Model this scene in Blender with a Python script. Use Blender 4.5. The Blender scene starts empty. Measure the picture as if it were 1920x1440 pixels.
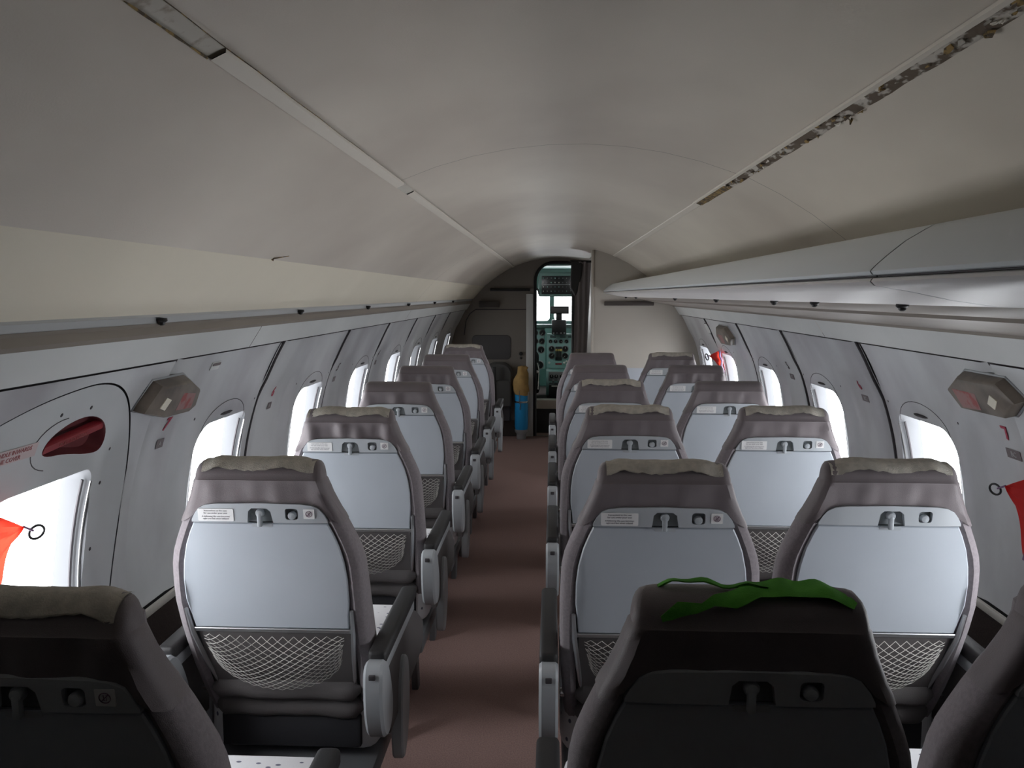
import bpy, bmesh, math, random
from math import sin, cos, pi, sqrt, radians
from mathutils import Vector, Matrix
from mathutils.geometry import delaunay_2d_cdt

random.seed(7)
scene = bpy.context.scene
COL = scene.collection

# ------------------------------------------------------------------ camera
CAMZ = 1.46
YAW, PITCH = -0.04798, -0.107122
cam_d = bpy.data.cameras.new('camera'); cam = bpy.data.objects.new('camera', cam_d); COL.objects.link(cam)
cam_d.sensor_width = 36.0; cam_d.lens = 1553.0 / 1920 * 36; cam_d.clip_start = 0.02
_w = Vector((sin(YAW) * cos(PITCH), cos(YAW) * cos(PITCH), sin(PITCH)))
_r = Vector((cos(YAW), -sin(YAW), 0)); _u = _r.cross(_w)
M = Matrix((( _r.x, _u.x, -_w.x, 0), (_r.y, _u.y, -_w.y, 0), (_r.z, _u.z, -_w.z, CAMZ), (0, 0, 0, 1)))
cam.matrix_world = M
scene.camera = cam
# ------------------------------------------------------------------ world: plain overcast daylight
wd = bpy.data.worlds.new('overcast_sky'); scene.world = wd; wd.use_nodes = True
bg = wd.node_tree.nodes['Background']
bg.inputs['Color'].default_value = (0.97, 0.985, 1.0, 1)
bg.inputs['Strength'].default_value = 7.0
scene.view_settings.view_transform = 'Standard'
scene.view_settings.look = 'None'
scene.view_settings.gamma = 1.0
scene.view_settings.use_curve_mapping = False
scene.view_settings.exposure = 0.80
scene.cycles.use_denoising = True
scene.cycles.max_bounces = 14
scene.cycles.diffuse_bounces = 8
scene.cycles.glossy_bounces = 4
scene.cycles.transparent_max_bounces = 8
scene.cycles.sample_clamp_indirect = 8.0

# ------------------------------------------------------------------ materials
def mat(name, col, rough=0.6, metal=0.0, col2=None, nscale=8.0, nmix=0.5, stretch=(1, 1, 1), bump=0.0, bscale=200.0,
        detail=4.0, spec=0.5, contrast=(0.35, 0.65), emit=None, sheen=0.0):
    m = bpy.data.materials.new(name); m.use_nodes = True
    nt = m.node_tree; b = nt.nodes['Principled BSDF']
    b.inputs['Base Color'].default_value = (*col, 1)
    b.inputs['Roughness'].default_value = rough
    b.inputs['Metallic'].default_value = metal
    b.inputs['Specular IOR Level'].default_value = spec
    if sheen: b.inputs['Sheen Weight'].default_value = sheen
    tc = nt.nodes.new('ShaderNodeTexCoord')
    if col2:
        mp = nt.nodes.new('ShaderNodeMapping'); mp.inputs['Scale'].default_value = stretch
        n = nt.nodes.new('ShaderNodeTexNoise'); n.inputs['Scale'].default_value = nscale; n.inputs['Detail'].default_value = detail
        r = nt.nodes.new('ShaderNodeValToRGB')
        r.color_ramp.elements[0].position = contrast[0]; r.color_ramp.elements[1].position = contrast[1]
        r.color_ramp.elements[0].color = (*col, 1)
        r.color_ramp.elements[1].color = (*[a * (1 - nmix) + c * nmix for a, c in zip(col, col2)], 1)
        nt.links.new(tc.outputs['Object'], mp.inputs['Vector']); nt.links.new(mp.outputs['Vector'], n.inputs['Vector'])
        nt.links.new(n.outputs['Fac'], r.inputs['Fac']); nt.links.new(r.outputs['Color'], b.inputs['Base Color'])
    if bump:
        n2 = nt.nodes.new('ShaderNodeTexNoise'); n2.inputs['Scale'].default_value = bscale; n2.inputs['Detail'].default_value = 3
        bp = nt.nodes.new('ShaderNodeBump'); bp.inputs['Strength'].default_value = bump; bp.inputs['Distance'].default_value = 0.002
        nt.links.new(tc.outputs['Object'], n2.inputs['Vector']); nt.links.new(n2.outputs['Fac'], bp.inputs['Height'])
        nt.links.new(bp.outputs['Normal'], b.inputs['Normal'])
    if emit:
        b.inputs['Emission Color'].default_value = (*emit[0], 1); b.inputs['Emission Strength'].default_value = emit[1]
    return m

MT = {}
MT['ceiling'] = mat('ceiling_vinyl', (0.76, 0.70, 0.61), 0.42, col2=(0.52, 0.46, 0.40), nscale=1.5, nmix=0.75, stretch=(1, 0.6, 1), bump=0.15, bscale=350)
MT['cream'] = mat('cream_vinyl', (0.86, 0.80, 0.66), 0.5, col2=(0.77, 0.715, 0.58), nscale=2.2, nmix=0.5, bump=0.1, bscale=350)
MT['strip'] = mat('ceiling_strip_plastic', (0.74, 0.69, 0.61), 0.45)
MT['oldstrip'] = mat('ceiling_strip_stained', (0.55, 0.52, 0.46), 0.6, col2=(0.20, 0.13, 0.07), nscale=40, nmix=0.8, contrast=(0.55, 0.72))
MT['residue'] = mat('torn_adhesive_residue', (0.15, 0.115, 0.085), 0.9, col2=(0.62, 0.58, 0.52), nscale=55, nmix=1.0, stretch=(1.0, 0.45, 1), contrast=(0.50, 0.58), bump=0.8, bscale=70, detail=6)
MT['residue2'] = mat('rusty_residue', (0.34, 0.23, 0.09), 0.9, col2=(0.10, 0.075, 0.05), nscale=70, nmix=1.0, contrast=(0.45, 0.55), bump=0.8, bscale=90)
MT['lining'] = mat('sidewall_lining', (0.60, 0.62, 0.63), 0.30, col2=(0.34, 0.33, 0.36), nscale=2.3, nmix=0.7, stretch=(1, 1.3, 0.8), bump=0.06, bscale=300, contrast=(0.42, 0.68), detail=6)
MT['hatch'] = mat('exit_hatch_lining', (0.58, 0.61, 0.62), 0.45, col2=(0.46, 0.47, 0.49), nscale=3, nmix=0.5, bump=0.08, bscale=300)
MT['lightstrip'] = mat('upper_strip_lining', (0.70, 0.72, 0.71), 0.4, col2=(0.60, 0.62, 0.61), nscale=4, nmix=0.5)
MT['psu'] = mat('service_channel_brown', (0.27, 0.235, 0.20), 0.5, col2=(0.19, 0.165, 0.145), nscale=5, nmix=0.6, stretch=(1, 0.3, 3))
MT['psugrey'] = mat('service_lip_grey', (0.42, 0.43, 0.43), 0.45)
MT['bin'] = mat('bin_painted_grey', (0.74, 0.79, 0.81), 0.42, col2=(0.65, 0.69, 0.71), nscale=3, nmix=0.6, stretch=(2, 0.2, 2), bump=0.03, bscale=60)
MT['binlow'] = mat('bin_lower_white', (0.68, 0.655, 0.64), 0.42, col2=(0.60, 0.58, 0.57), nscale=3, nmix=0.5, bump=0.02, bscale=60)
MT['dark'] = mat('dark_insulation', (0.03, 0.03, 0.035), 0.9)
MT['black'] = mat('black_plastic', (0.012, 0.012, 0.013), 0.45)
MT['seam'] = mat('dark_rubber_seam', (0.05, 0.045, 0.05), 0.7)
MT['reveal'] = mat('window_reveal_grey', (0.17, 0.175, 0.185), 0.6)
MT['chrome'] = mat('bright_metal_edge', (0.75, 0.75, 0.75), 0.25, metal=1.0)
MT['alu'] = mat('brushed_aluminium', (0.55, 0.56, 0.58), 0.35, metal=0.85)
MT['carpet'] = mat('mauve_brown_carpet', (0.40, 0.265, 0.24), 0.95, col2=(0.27, 0.18, 0.165), nscale=220, nmix=0.8, bump=0.9, bscale=420, spec=0.1)
MT['dado'] = mat('brown_dado_carpet', (0.075, 0.060, 0.056), 0.95, col2=(0.05, 0.04, 0.038), nscale=240, nmix=0.8, bump=0.8, bscale=400, spec=0.1)
MT['dadotrim'] = mat('dado_trim', (0.60, 0.58, 0.53), 0.4)
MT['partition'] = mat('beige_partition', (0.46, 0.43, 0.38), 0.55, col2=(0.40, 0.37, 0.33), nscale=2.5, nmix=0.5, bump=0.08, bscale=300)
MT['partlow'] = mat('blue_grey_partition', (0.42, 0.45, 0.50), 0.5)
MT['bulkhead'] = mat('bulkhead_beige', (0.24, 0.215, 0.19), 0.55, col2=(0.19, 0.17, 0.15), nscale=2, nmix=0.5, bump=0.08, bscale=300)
MT['brownbar'] = mat('dark_brown_bar', (0.06, 0.05, 0.045), 0.5)
MT['smoked'] = mat('smoked_panel', (0.09, 0.085, 0.085), 0.25)
MT['tray'] = mat('seat_plastic_blue_grey', (0.47, 0.51, 0.56), 0.42, col2=(0.43, 0.47, 0.52), nscale=6, nmix=0.6, bump=0.05, bscale=500)
MT['bezel'] = mat('bezel_plastic_grey', (0.43, 0.46, 0.49), 0.40, bump=0.05, bscale=500)
MT['recess'] = mat('latch_recess_grey', (0.20, 0.22, 0.23), 0.5)
MT['latch'] = mat('latch_plastic', (0.40, 0.43, 0.46), 0.35)
MT['fabric'] = mat('seat_fabric_mauve_grey', (0.245, 0.218, 0.232), 0.9, col2=(0.19, 0.168, 0.182), nscale=160, nmix=0.7, bump=0.35, bscale=700, spec=0.2, sheen=0.2)
MT['cover'] = mat('headrest_cover_satin', (0.175, 0.150, 0.157), 0.55, col2=(0.125, 0.108, 0.114), nscale=10, nmix=0.5, bump=0.25, bscale=800, spec=0.3, sheen=0.25)
MT['lowfab'] = mat('lower_back_fabric', (0.135, 0.125, 0.125), 0.9, bump=0.3, bscale=500, spec=0.2)
MT['velcro'] = mat('beige_velcro', (0.52, 0.49, 0.43), 0.95, col2=(0.38, 0.36, 0.32), nscale=60, nmix=0.8, bump=0.6, bscale=400, spec=0.1)
MT['green'] = mat('green_cloth', (0.10, 0.36, 0.045), 0.85, col2=(0.06, 0.25, 0.03), nscale=25, nmix=0.8, bump=0.4, bscale=500, spec=0.2)
MT['net'] = mat('net_cord', (0.62, 0.61, 0.57), 0.8)
MT['armpad'] = mat('armrest_black_pad', (0.016, 0.015, 0.016), 0.6, bump=0.15, bscale=500)
MT['armgrey'] = mat('armrest_grey_plastic', (0.36, 0.38, 0.40), 0.45, bump=0.05, bscale=400)
MT['legmetal'] = mat('seat_frame_metal', (0.17, 0.175, 0.185), 0.5, metal=0.3)
MT['white'] = mat('placard_white', (0.78, 0.78, 0.78), 0.5)
MT['ink'] = mat('placard_ink', (0.20, 0.19, 0.22), 0.6)
MT['noink'] = mat('pictogram_ink', (0.16, 0.09, 0.14), 0.6)
MT['redink'] = mat('red_number_ink', (0.42, 0.03, 0.07), 0.5)
MT['darkink'] = mat('dark_number_ink', (0.10, 0.08, 0.09), 0.5)
MT['tagbrown'] = mat('seat_letter_plate', (0.17, 0.14, 0.145), 0.5)
MT['pinktext'] = mat('placard_pink', (0.60, 0.50, 0.50), 0.5)
MT['redtext'] = mat('placard_red_text', (0.36, 0.10, 0.10), 0.5)
MT['reddark'] = mat('handle_red', (0.28, 0.02, 0.03), 0.5)
MT['pocket'] = mat('handle_pocket', (0.16, 0.03, 0.035), 0.6)
MT['redcloth'] = mat('red_streamer_cloth', (0.65, 0.015, 0.02), 0.7, bump=0.3, bscale=600)
MT['purple'] = mat('streamer_hem', (0.20, 0.12, 0.22), 0.7)
MT['signbox'] = mat('exit_light_box_dirty', (0.22, 0.185, 0.15), 0.5, col2=(0.09, 0.075, 0.065), nscale=12, nmix=0.8)
MT['signpink'] = mat('worn_red_print', (0.36, 0.20, 0.19), 0.6, col2=(0.36, 0.06, 0.06), nscale=30, nmix=0.8, contrast=(0.48, 0.6))
MT['signlens'] = mat('exit_light_lens', (0.80, 0.76, 0.62), 0.4)
MT['blue'] = mat('cylinder_blue_paint', (0.025, 0.36, 0.78), 0.35)
MT['tan'] = mat('tan_canvas', (0.52, 0.33, 0.12), 0.85, col2=(0.38, 0.24, 0.09), nscale=20, nmix=0.7, bump=0.4, bscale=300)
MT['curtain'] = mat('curtain_grey', (0.24, 0.22, 0.225), 0.9, bump=0.2, bscale=400)
MT['jump'] = mat('jump_seat_dark', (0.07, 0.068, 0.066), 0.6)
MT['teal'] = mat('cockpit_teal', (0.30, 0.50, 0.47), 0.5)
MT['tealdk'] = mat('cockpit_teal_dark', (0.12, 0.20, 0.18), 0.55)
MT['dial'] = mat('gauge_black', (0.015, 0.015, 0.016), 0.3)
MT['gaugering'] = mat('gauge_ring', (0.30, 0.31, 0.31), 0.35, metal=0.5)
MT['yellow'] = mat('yellow_lever', (0.62, 0.48, 0.14), 0.5)
MT['knob'] = mat('ivory_knob', (0.7, 0.68, 0.62), 0.4)
MT['step'] = mat('cockpit_step_beige', (0.42, 0.37, 0.31), 0.6)
MT['rear'] = mat('rear_light_block', (0.014, 0.013, 0.012), 0.9)  # near-black so the added rear wall bounces no light
MT['wood'] = MT['brownbar']

# seat cushion: pale cloth with small dark flecks
def flecks():
    m = mat('cushion_flecked_cloth', (0.74, 0.74, 0.76), 0.9, bump=0.3, bscale=600, spec=0.15)
    nt = m.node_tree; b = nt.nodes['Principled BSDF']
    tc = nt.nodes.new('ShaderNodeTexCoord'); mp = nt.nodes.new('ShaderNodeMapping'); mp.inputs['Scale'].default_value = (30, 62, 30)
    mp.inputs['Rotation'].default_value = (0, 0, 0.5)
    v = nt.nodes.new('ShaderNodeTexVoronoi'); v.inputs['Scale'].default_value = 1.0
    r = nt.nodes.new('ShaderNodeValToRGB'); r.color_ramp.elements[0].position = 0.15; r.color_ramp.elements[1].position = 0.19
    r.color_ramp.elements[0].color = (0.16, 0.16, 0.22, 1); r.color_ramp.elements[1].color = (0.74, 0.74, 0.76, 1)
    nt.links.new(tc.outputs['Object'], mp.inputs['Vector']); nt.links.new(mp.outputs['Vector'], v.inputs['Vector'])
    nt.links.new(v.outputs['Distance'], r.inputs['Fac']); nt.links.new(r.outputs['Color'], b.inputs['Base Color'])
    return m
MT['cushion'] = flecks()

def pane_mat(name='window_pane', tr=(0.97, 0.98, 1)):
    m = bpy.data.materials.new(name); m.use_nodes = True
    nt = m.node_tree; nt.nodes.clear()
    o = nt.nodes.new('ShaderNodeOutputMaterial'); mx = nt.nodes.new('ShaderNodeMixShader')
    t = nt.nodes.new('ShaderNodeBsdfTransparent'); g = nt.nodes.new('ShaderNodeBsdfGlossy')
    g.inputs['Roughness'].default_value = 0.08; t.inputs['Color'].default_value = (*tr, 1)
    mx.inputs[0].default_value = 0.05
    nt.links.new(t.outputs[0], mx.inputs[1]); nt.links.new(g.outputs[0], mx.inputs[2]); nt.links.new(mx.outputs[0], o.inputs[0])
    return m
MT['pane'] = pane_mat()
MT['dimpane'] = pane_mat('dimmed_window_pane', (0.34, 0.345, 0.35))  # pane dimmed on purpose: holds back daylight so the front end stays dark

def backlit_cloth(m, col, k):
    nt = m.node_tree; b = nt.nodes['Principled BSDF']; out = nt.nodes['Material Output']
    t = nt.nodes.new('ShaderNodeBsdfTranslucent'); t.inputs['Color'].default_value = (*col, 1)
    mx = nt.nodes.new('ShaderNodeMixShader'); mx.inputs[0].default_value = k
    nt.links.new(b.outputs[0], mx.inputs[1]); nt.links.new(t.outputs[0], mx.inputs[2]); nt.links.new(mx.outputs[0], out.inputs[0])
backlit_cloth(MT['redcloth'], (0.8, 0.06, 0.03), 0.45)

# ------------------------------------------------------------------ helpers
def tag(o, label=None, cat=None, group=None, kind=None):
    if label: o['label'] = label
    if cat: o['category'] = cat
    if group: o['group'] = group
    if kind: o['kind'] = kind
    return o
def empty(name, loc=(0, 0, 0), rz=0.0):
    o = bpy.data.objects.new(name, None); COL.objects.link(o); o.location = loc; o.rotation_euler = (0, 0, rz)
    o.empty_display_size = 0.05
    return o
def link_mesh(name, me, m, parent=None, smooth=True):
    if m is not None and not me.materials: me.materials.append(MT[m] if isinstance(m, str) else m)
    if smooth:
        me.polygons.foreach_set('use_smooth', [True] * len(me.polygons))
        try: me.set_sharp_from_angle(angle=radians(38))
        except Exception: pass
    o = bpy.data.objects.new(name, me); COL.objects.link(o)
    if parent: o.parent = parent
    return o
def build(name, vf, m, parent=None, smooth=True):
    v, f = vf
    me = bpy.data.meshes.new(name); me.from_pydata([tuple(p) for p in v], [], f); me.update()
    bm = bmesh.new(); bm.from_mesh(me); bmesh.ops.recalc_face_normals(bm, faces=bm.faces); bm.to_mesh(me); bm.free()
    return link_mesh(name, me, m, parent, smooth)
def join(*parts):
    V, Fc = [], []
    for v, f in parts:
        k = len(V); V += list(v); Fc += [tuple(i + k for i in q) for q in f]
    return V, Fc
def xf(vf, mtx):
    v, f = vf
    return [mtx @ Vector(p) for p in v], f
def box(x0, x1, y0, y1, z0, z1, bev=0.0, seg=2):
    bm = bmesh.new(); bmesh.ops.create_cube(bm, size=1.0)
    for v in bm.verts:
        v.co = Vector(((x0 + x1) / 2 + v.co.x * (x1 - x0), (y0 + y1) / 2 + v.co.y * (y1 - y0), (z0 + z1) / 2 + v.co.z * (z1 - z0)))
    if bev: bmesh.ops.bevel(bm, geom=list(bm.edges), offset=bev, segments=seg, profile=0.5, affect='EDGES')
    bm.verts.index_update()
    r = ([v.co.copy() for v in bm.verts], [tuple(v.index for v in f.verts) for f in bm.faces]); bm.free()
    return r
def tube(path, r, n=8, closed=False, cap=True):
    P_ = [Vector(p) for p in path]; V, Fc = [], []; N = len(P_)
    up = None
    for i, p in enumerate(P_):
        a = P_[i - 1] if (i > 0 or closed) else p
        b = P_[(i + 1) % N] if (i < N - 1 or closed) else p
        t = (b - a).normalized()
        if up is None:
            up = t.orthogonal().normalized()
        up = (up - t * up.dot(t)).normalized(); s = t.cross(up)
        rr = r[i] if isinstance(r, (list, tuple)) else r
        for k in range(n):
            an = 2 * pi * k / n; V.append(p + (up * cos(an) + s * sin(an)) * rr)
    for i in range(N if closed else N - 1):
        j = (i + 1) % N
        for k in range(n): Fc.append((i * n + k, i * n + (k + 1) % n, j * n + (k + 1) % n, j * n + k))
    if cap and not closed:
        Fc.append(tuple(range(n))[::-1]); Fc.append(tuple((N - 1) * n + k for k in range(n)))
    return V, Fc
def lathe(prof, n=20, axis='z', c=(0, 0, 0)):
    V, Fc = [], []
    for r, h in prof:
        for k in range(n):
            a = 2 * pi * k / n; x, y = r * cos(a), r * sin(a)
            V.append(Vector(c) + Vector((x, y, h) if axis == 'z' else ((h, x, y) if axis == 'x' else (x, h, y))))
    for i in range(len(prof) - 1):
        for k in range(n): Fc.append((i * n + k, i * n + (k + 1) % n, (i + 1) * n + (k + 1) % n, (i + 1) * n + k))
    Fc.append(tuple(range(n))); Fc.append(tuple((len(prof) - 1) * n + k for k in range(n)))
    return V, Fc
def prism(poly, d0, d1, axis='x', bev=0.0):
    """poly of 2-d points extruded along an axis: x -> (y,z), y -> (x,z), z -> (x,y)"""
    def p3(a, b, d): return Vector((d, a, b)) if axis == 'x' else (Vector((a, d, b)) if axis == 'y' else Vector((a, b, d)))
    n = len(poly)
    if not bev:
        V = [p3(a, b, d0) for a, b in poly] + [p3(a, b, d1) for a, b in poly]
        Fc = [tuple(range(n))[::-1], tuple(range(n, 2 * n))] + [(i, (i + 1) % n, n + (i + 1) % n, n + i) for i in range(n)]
        return V, Fc
    cx = sum(a for a, _ in poly) / n; cy = sum(b for _, b in poly) / n
    def inset(e):
        out = []
        for i in range(n):
            a0, a1, a2 = Vector(poly[i - 1]), Vector(poly[i]), Vector(poly[(i + 1) % n])
            e1 = (a1 - a0).normalized(); e2 = (a2 - a1).normalized()
            n1 = Vector((-e1.y, e1.x)); n2 = Vector((-e2.y, e2.x)); nn = (n1 + n2)
            nn = nn.normalized() / max(0.5, sqrt(max(1e-6, (1 + n1.dot(n2)) / 2))) if nn.length > 1e-6 else n1
            out.append(a1 + nn * e)
        return out
    area = sum(poly[i][0] * poly[(i + 1) % n][1] - poly[(i + 1) % n][0] * poly[i][1] for i in range(n))
    ins = inset(bev if area > 0 else -bev)
    sg = 1 if d1 > d0 else -1
    rings = [(ins, d0), (poly, d0 + sg * bev), (poly, d1 - sg * bev), (ins, d1)]
    V = [p3(a, b, d) for pl, d in rings for a, b in pl]
    Fc = [tuple(range(n))[::-1], tuple(range(3 * n, 4 * n))]
    for k in range(3):
        Fc += [(k * n + i, k * n + (i + 1) % n, (k + 1) * n + (i + 1) % n, (k + 1) * n + i) for i in range(n)]
    return V, Fc
def rrect(x0, x1, y0, y1, r, n=5):
    rs = r if isinstance(r, (list, tuple)) else [r] * 4      # corners: (x1,y1),(x0,y1),(x0,y0),(x1,y0)
    out = []
    for (cx, cy, a0), q in zip(((x1, y1, 0), (x0, y1, pi / 2), (x0, y0, pi), (x1, y0, 3 * pi / 2)), rs):
        sx = -1 if cx == x1 else 1; sy = -1 if cy == y1 else 1
        for k in range(n + 1):
            a = a0 + pi / 2 * k / n; out.append((cx + sx * q + q * cos(a), cy + sy * q + q * sin(a)))
    return out
def inpoly(p, poly):
    x, y = p; r = False; j = len(poly) - 1
    for i in range(len(poly)):
        xi, yi = poly[i]; xj, yj = poly[j]
        if (yi > y) != (yj > y) and x < (xj - xi) * (y - yi) / (yj - yi) + xi: r = not r
        j = i
    return r
def densify(poly, step):
    out = []
    for i, a in enumerate(poly):
        b = poly[(i + 1) % len(poly)]; L = math.hypot(b[0] - a[0], b[1] - a[1]); k = max(1, int(math.ceil(L / step)))
        for q in range(k): out.append((a[0] + (b[0] - a[0]) * q / k, a[1] + (b[1] - a[1]) * q / k))
    return out
def sheet(outline, holes, fmap, step=0.05, thick=None):
    """a surface in a 2-d parameter plane with holes, mapped to 3-d; thick(p)-> second map gives it a back face and rims"""
    loops = [densify(outline, step)] + [densify(h, step) for h in holes]
    V2, E = [], []
    for lp in loops:
        k = len(V2); V2 += lp; E += [(k + i, k + (i + 1) % len(lp)) for i in range(len(lp))]
    xs = [p[0] for p in outline]; ys = [p[1] for p in outline]
    nx = max(1, int((max(xs) - min(xs)) / step)); ny = max(1, int((max(ys) - min(ys)) / step))
    for i in range(1, nx):
        for j in range(1, ny):
            p = (min(xs) + (max(xs) - min(xs)) * i / nx, min(ys) + (max(ys) - min(ys)) * j / ny)
            if not inpoly(p, outline) or any(inpoly(p, h) for h in holes): continue
            if all(math.hypot(p[0] - q[0], p[1] - q[1]) > step * 0.45 for lp in loops for q in lp): V2.append(p)
    vo, eo, fo, ov, oe, of = delaunay_2d_cdt([Vector(p) for p in V2], E, [], 0, 1e-6)
    faces = []
    for f in fo:
        c = sum((vo[i] for i in f), Vector((0, 0))) / len(f)
        if inpoly(c, outline) and not any(inpoly(c, h) for h in holes): faces.append(tuple(f))
    V = [Vector(fmap(p.x, p.y)) for p in vo]
    if thick:
        n = len(V); cnt = {}
        for f in faces:
            for i in range(len(f)):
                a, b = f[i], f[(i + 1) % len(f)]; cnt[(a, b)] = cnt.get((a, b), 0) + 1
        rim = [(a, b) for (a, b) in cnt if (b, a) not in cnt]
        V += [Vector(thick(p.x, p.y)) for p in vo]
        faces = faces + [tuple(i + n for i in f[::-1]) for f in faces] + [(b, a, a + n, b + n) for a, b in rim]
    return V, faces
def loft(rings, closed=True, cap0=False, cap1=False):
    V = [Vector(p) for r in rings for p in r]; n = len(rings[0]); Fc = []
    for i in range(len(rings) - 1):
        for k in range(n if closed else n - 1):
            Fc.append((i * n + k, i * n + (k + 1) % n, (i + 1) * n + (k + 1) % n, (i + 1) * n + k))
    if cap0: Fc.append(tuple(range(n))[::-1])
    if cap1: Fc.append(tuple((len(rings) - 1) * n + k for k in range(n)))
    return V, Fc
def text_vf(s, size, depth=0.0004, align='CENTER', sx=1.0, fat=0.0):
    c = bpy.data.curves.new('txt', 'FONT'); c.body = s; c.size = size; c.extrude = depth; c.align_x = align; c.resolution_u = 2; c.offset = fat
    o = bpy.data.objects.new('txt', c); COL.objects.link(o)
    dg = bpy.context.evaluated_depsgraph_get()
    me = bpy.data.meshes.new_from_object(o.evaluated_get(dg))
    v = [Vector((p.co.x * sx, p.co.y, p.co.z)) for p in me.vertices]; f = [tuple(q.vertices) for q in me.polygons]
    bpy.data.objects.remove(o); bpy.data.curves.remove(c); bpy.data.meshes.remove(me)
    return v, f
def chaikin(poly, n=2):
    for _ in range(n):
        out = []
        for i, a in enumerate(poly):
            b = poly[(i + 1) % len(poly)]
            out += [(a[0] * .75 + b[0] * .25, a[1] * .75 + b[1] * .25), (a[0] * .25 + b[0] * .75, a[1] * .25 + b[1] * .75)]
        poly = out
    return poly
def smooth01(a, b, x):
    t = min(1, max(0, (x - a) / (b - a))); return t * t * (3 - 2 * t)

# ------------------------------------------------------------------ cabin section
CX, CZ0, R = 0.05, 0.76, 1.08
Y0, YB, YP = -0.45, 8.5, 6.4            # rear end, cockpit bulkhead, right-hand partition
def uz(z, r=R): return sqrt(max(1e-6, r * r - (z - CZ0) ** 2))
def wallpt(side, y, z, off=0.0):
    """side -1 left, +1 right; off > 0 moves into the cabin"""
    return Vector((CX + side * uz(z, R) - side * off * uz(z) / R, y, z - off * (z - CZ0) / R))
def wallframe(side, y, z, off=0.003):
    p = wallpt(side, y, z, off); n = Vector((-side * uz(z) / R, 0, -(z - CZ0) / R)); rt = Vector((0, -side, 0)); up = n.cross(rt)
    return Matrix(((rt.x, up.x, n.x, p.x), (rt.y, up.y, n.y, p.y), (rt.z, up.z, n.z, p.z), (0, 0, 0, 1)))
def ceilpt(phi, y, off=0.0):
    r = R - off; return Vector((CX + r * sin(phi), y, CZ0 + r * cos(phi)))

# floor
floor = build('floor', sheet([(-0.80, Y0), (0.90, Y0), (0.90, 8.75), (-0.80, 8.75)], [], lambda x, y: (x, y, 0), 0.4,
                             lambda x, y: (x, y, -0.05)), 'carpet', smooth=False); tag(floor, kind='structure')

WINY = {-1: [1.70, 2.59, 3.49, 4.38, 5.32, 6.18, 7.08, 8.00], 1: [1.70, 2.615, 3.505, 4.38, 5.32, 6.10]}
EDGE = {-1: [0.86, 1.90, 2.70, 3.60, 4.50, 5.43, 6.30, 7.20, YB], 1: [0.86, 1.90, 2.73, 3.63, 4.50, 5.43, YP]}
ZW0, ZW1, WW = 0.70, 1.095, 0.36
HATCH = [(0.93, 0.667), (1.79, 0.667), (1.826, 0.776), (1.852, 0.90), (1.858, 1.02), (1.835, 1.11), (1.795, 1.18), (1.755, 1.225), (1.71, 1.256), (1.655, 1.276), (1.59, 1.284), (1.52, 1.280), (1.42, 1.267), (1.32, 1.243), (1.20, 1.205), (1.10, 1.15), (1.0, 1.07), (0.94, 0.95), (0.91, 0.80)]
HATCH = chaikin(HATCH)
POCKET = chaikin([(1.478, 1.170), (1.495, 1.195), (1.55, 1.216), (1.615, 1.219), (1.675, 1.200), (1.706, 1.165), (1.702, 1.132), (1.66, 1.130), (1.56, 1.150), (1.49, 1.155)])
SEAMZ, DADOZ = 1.31, 0.655

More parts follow.
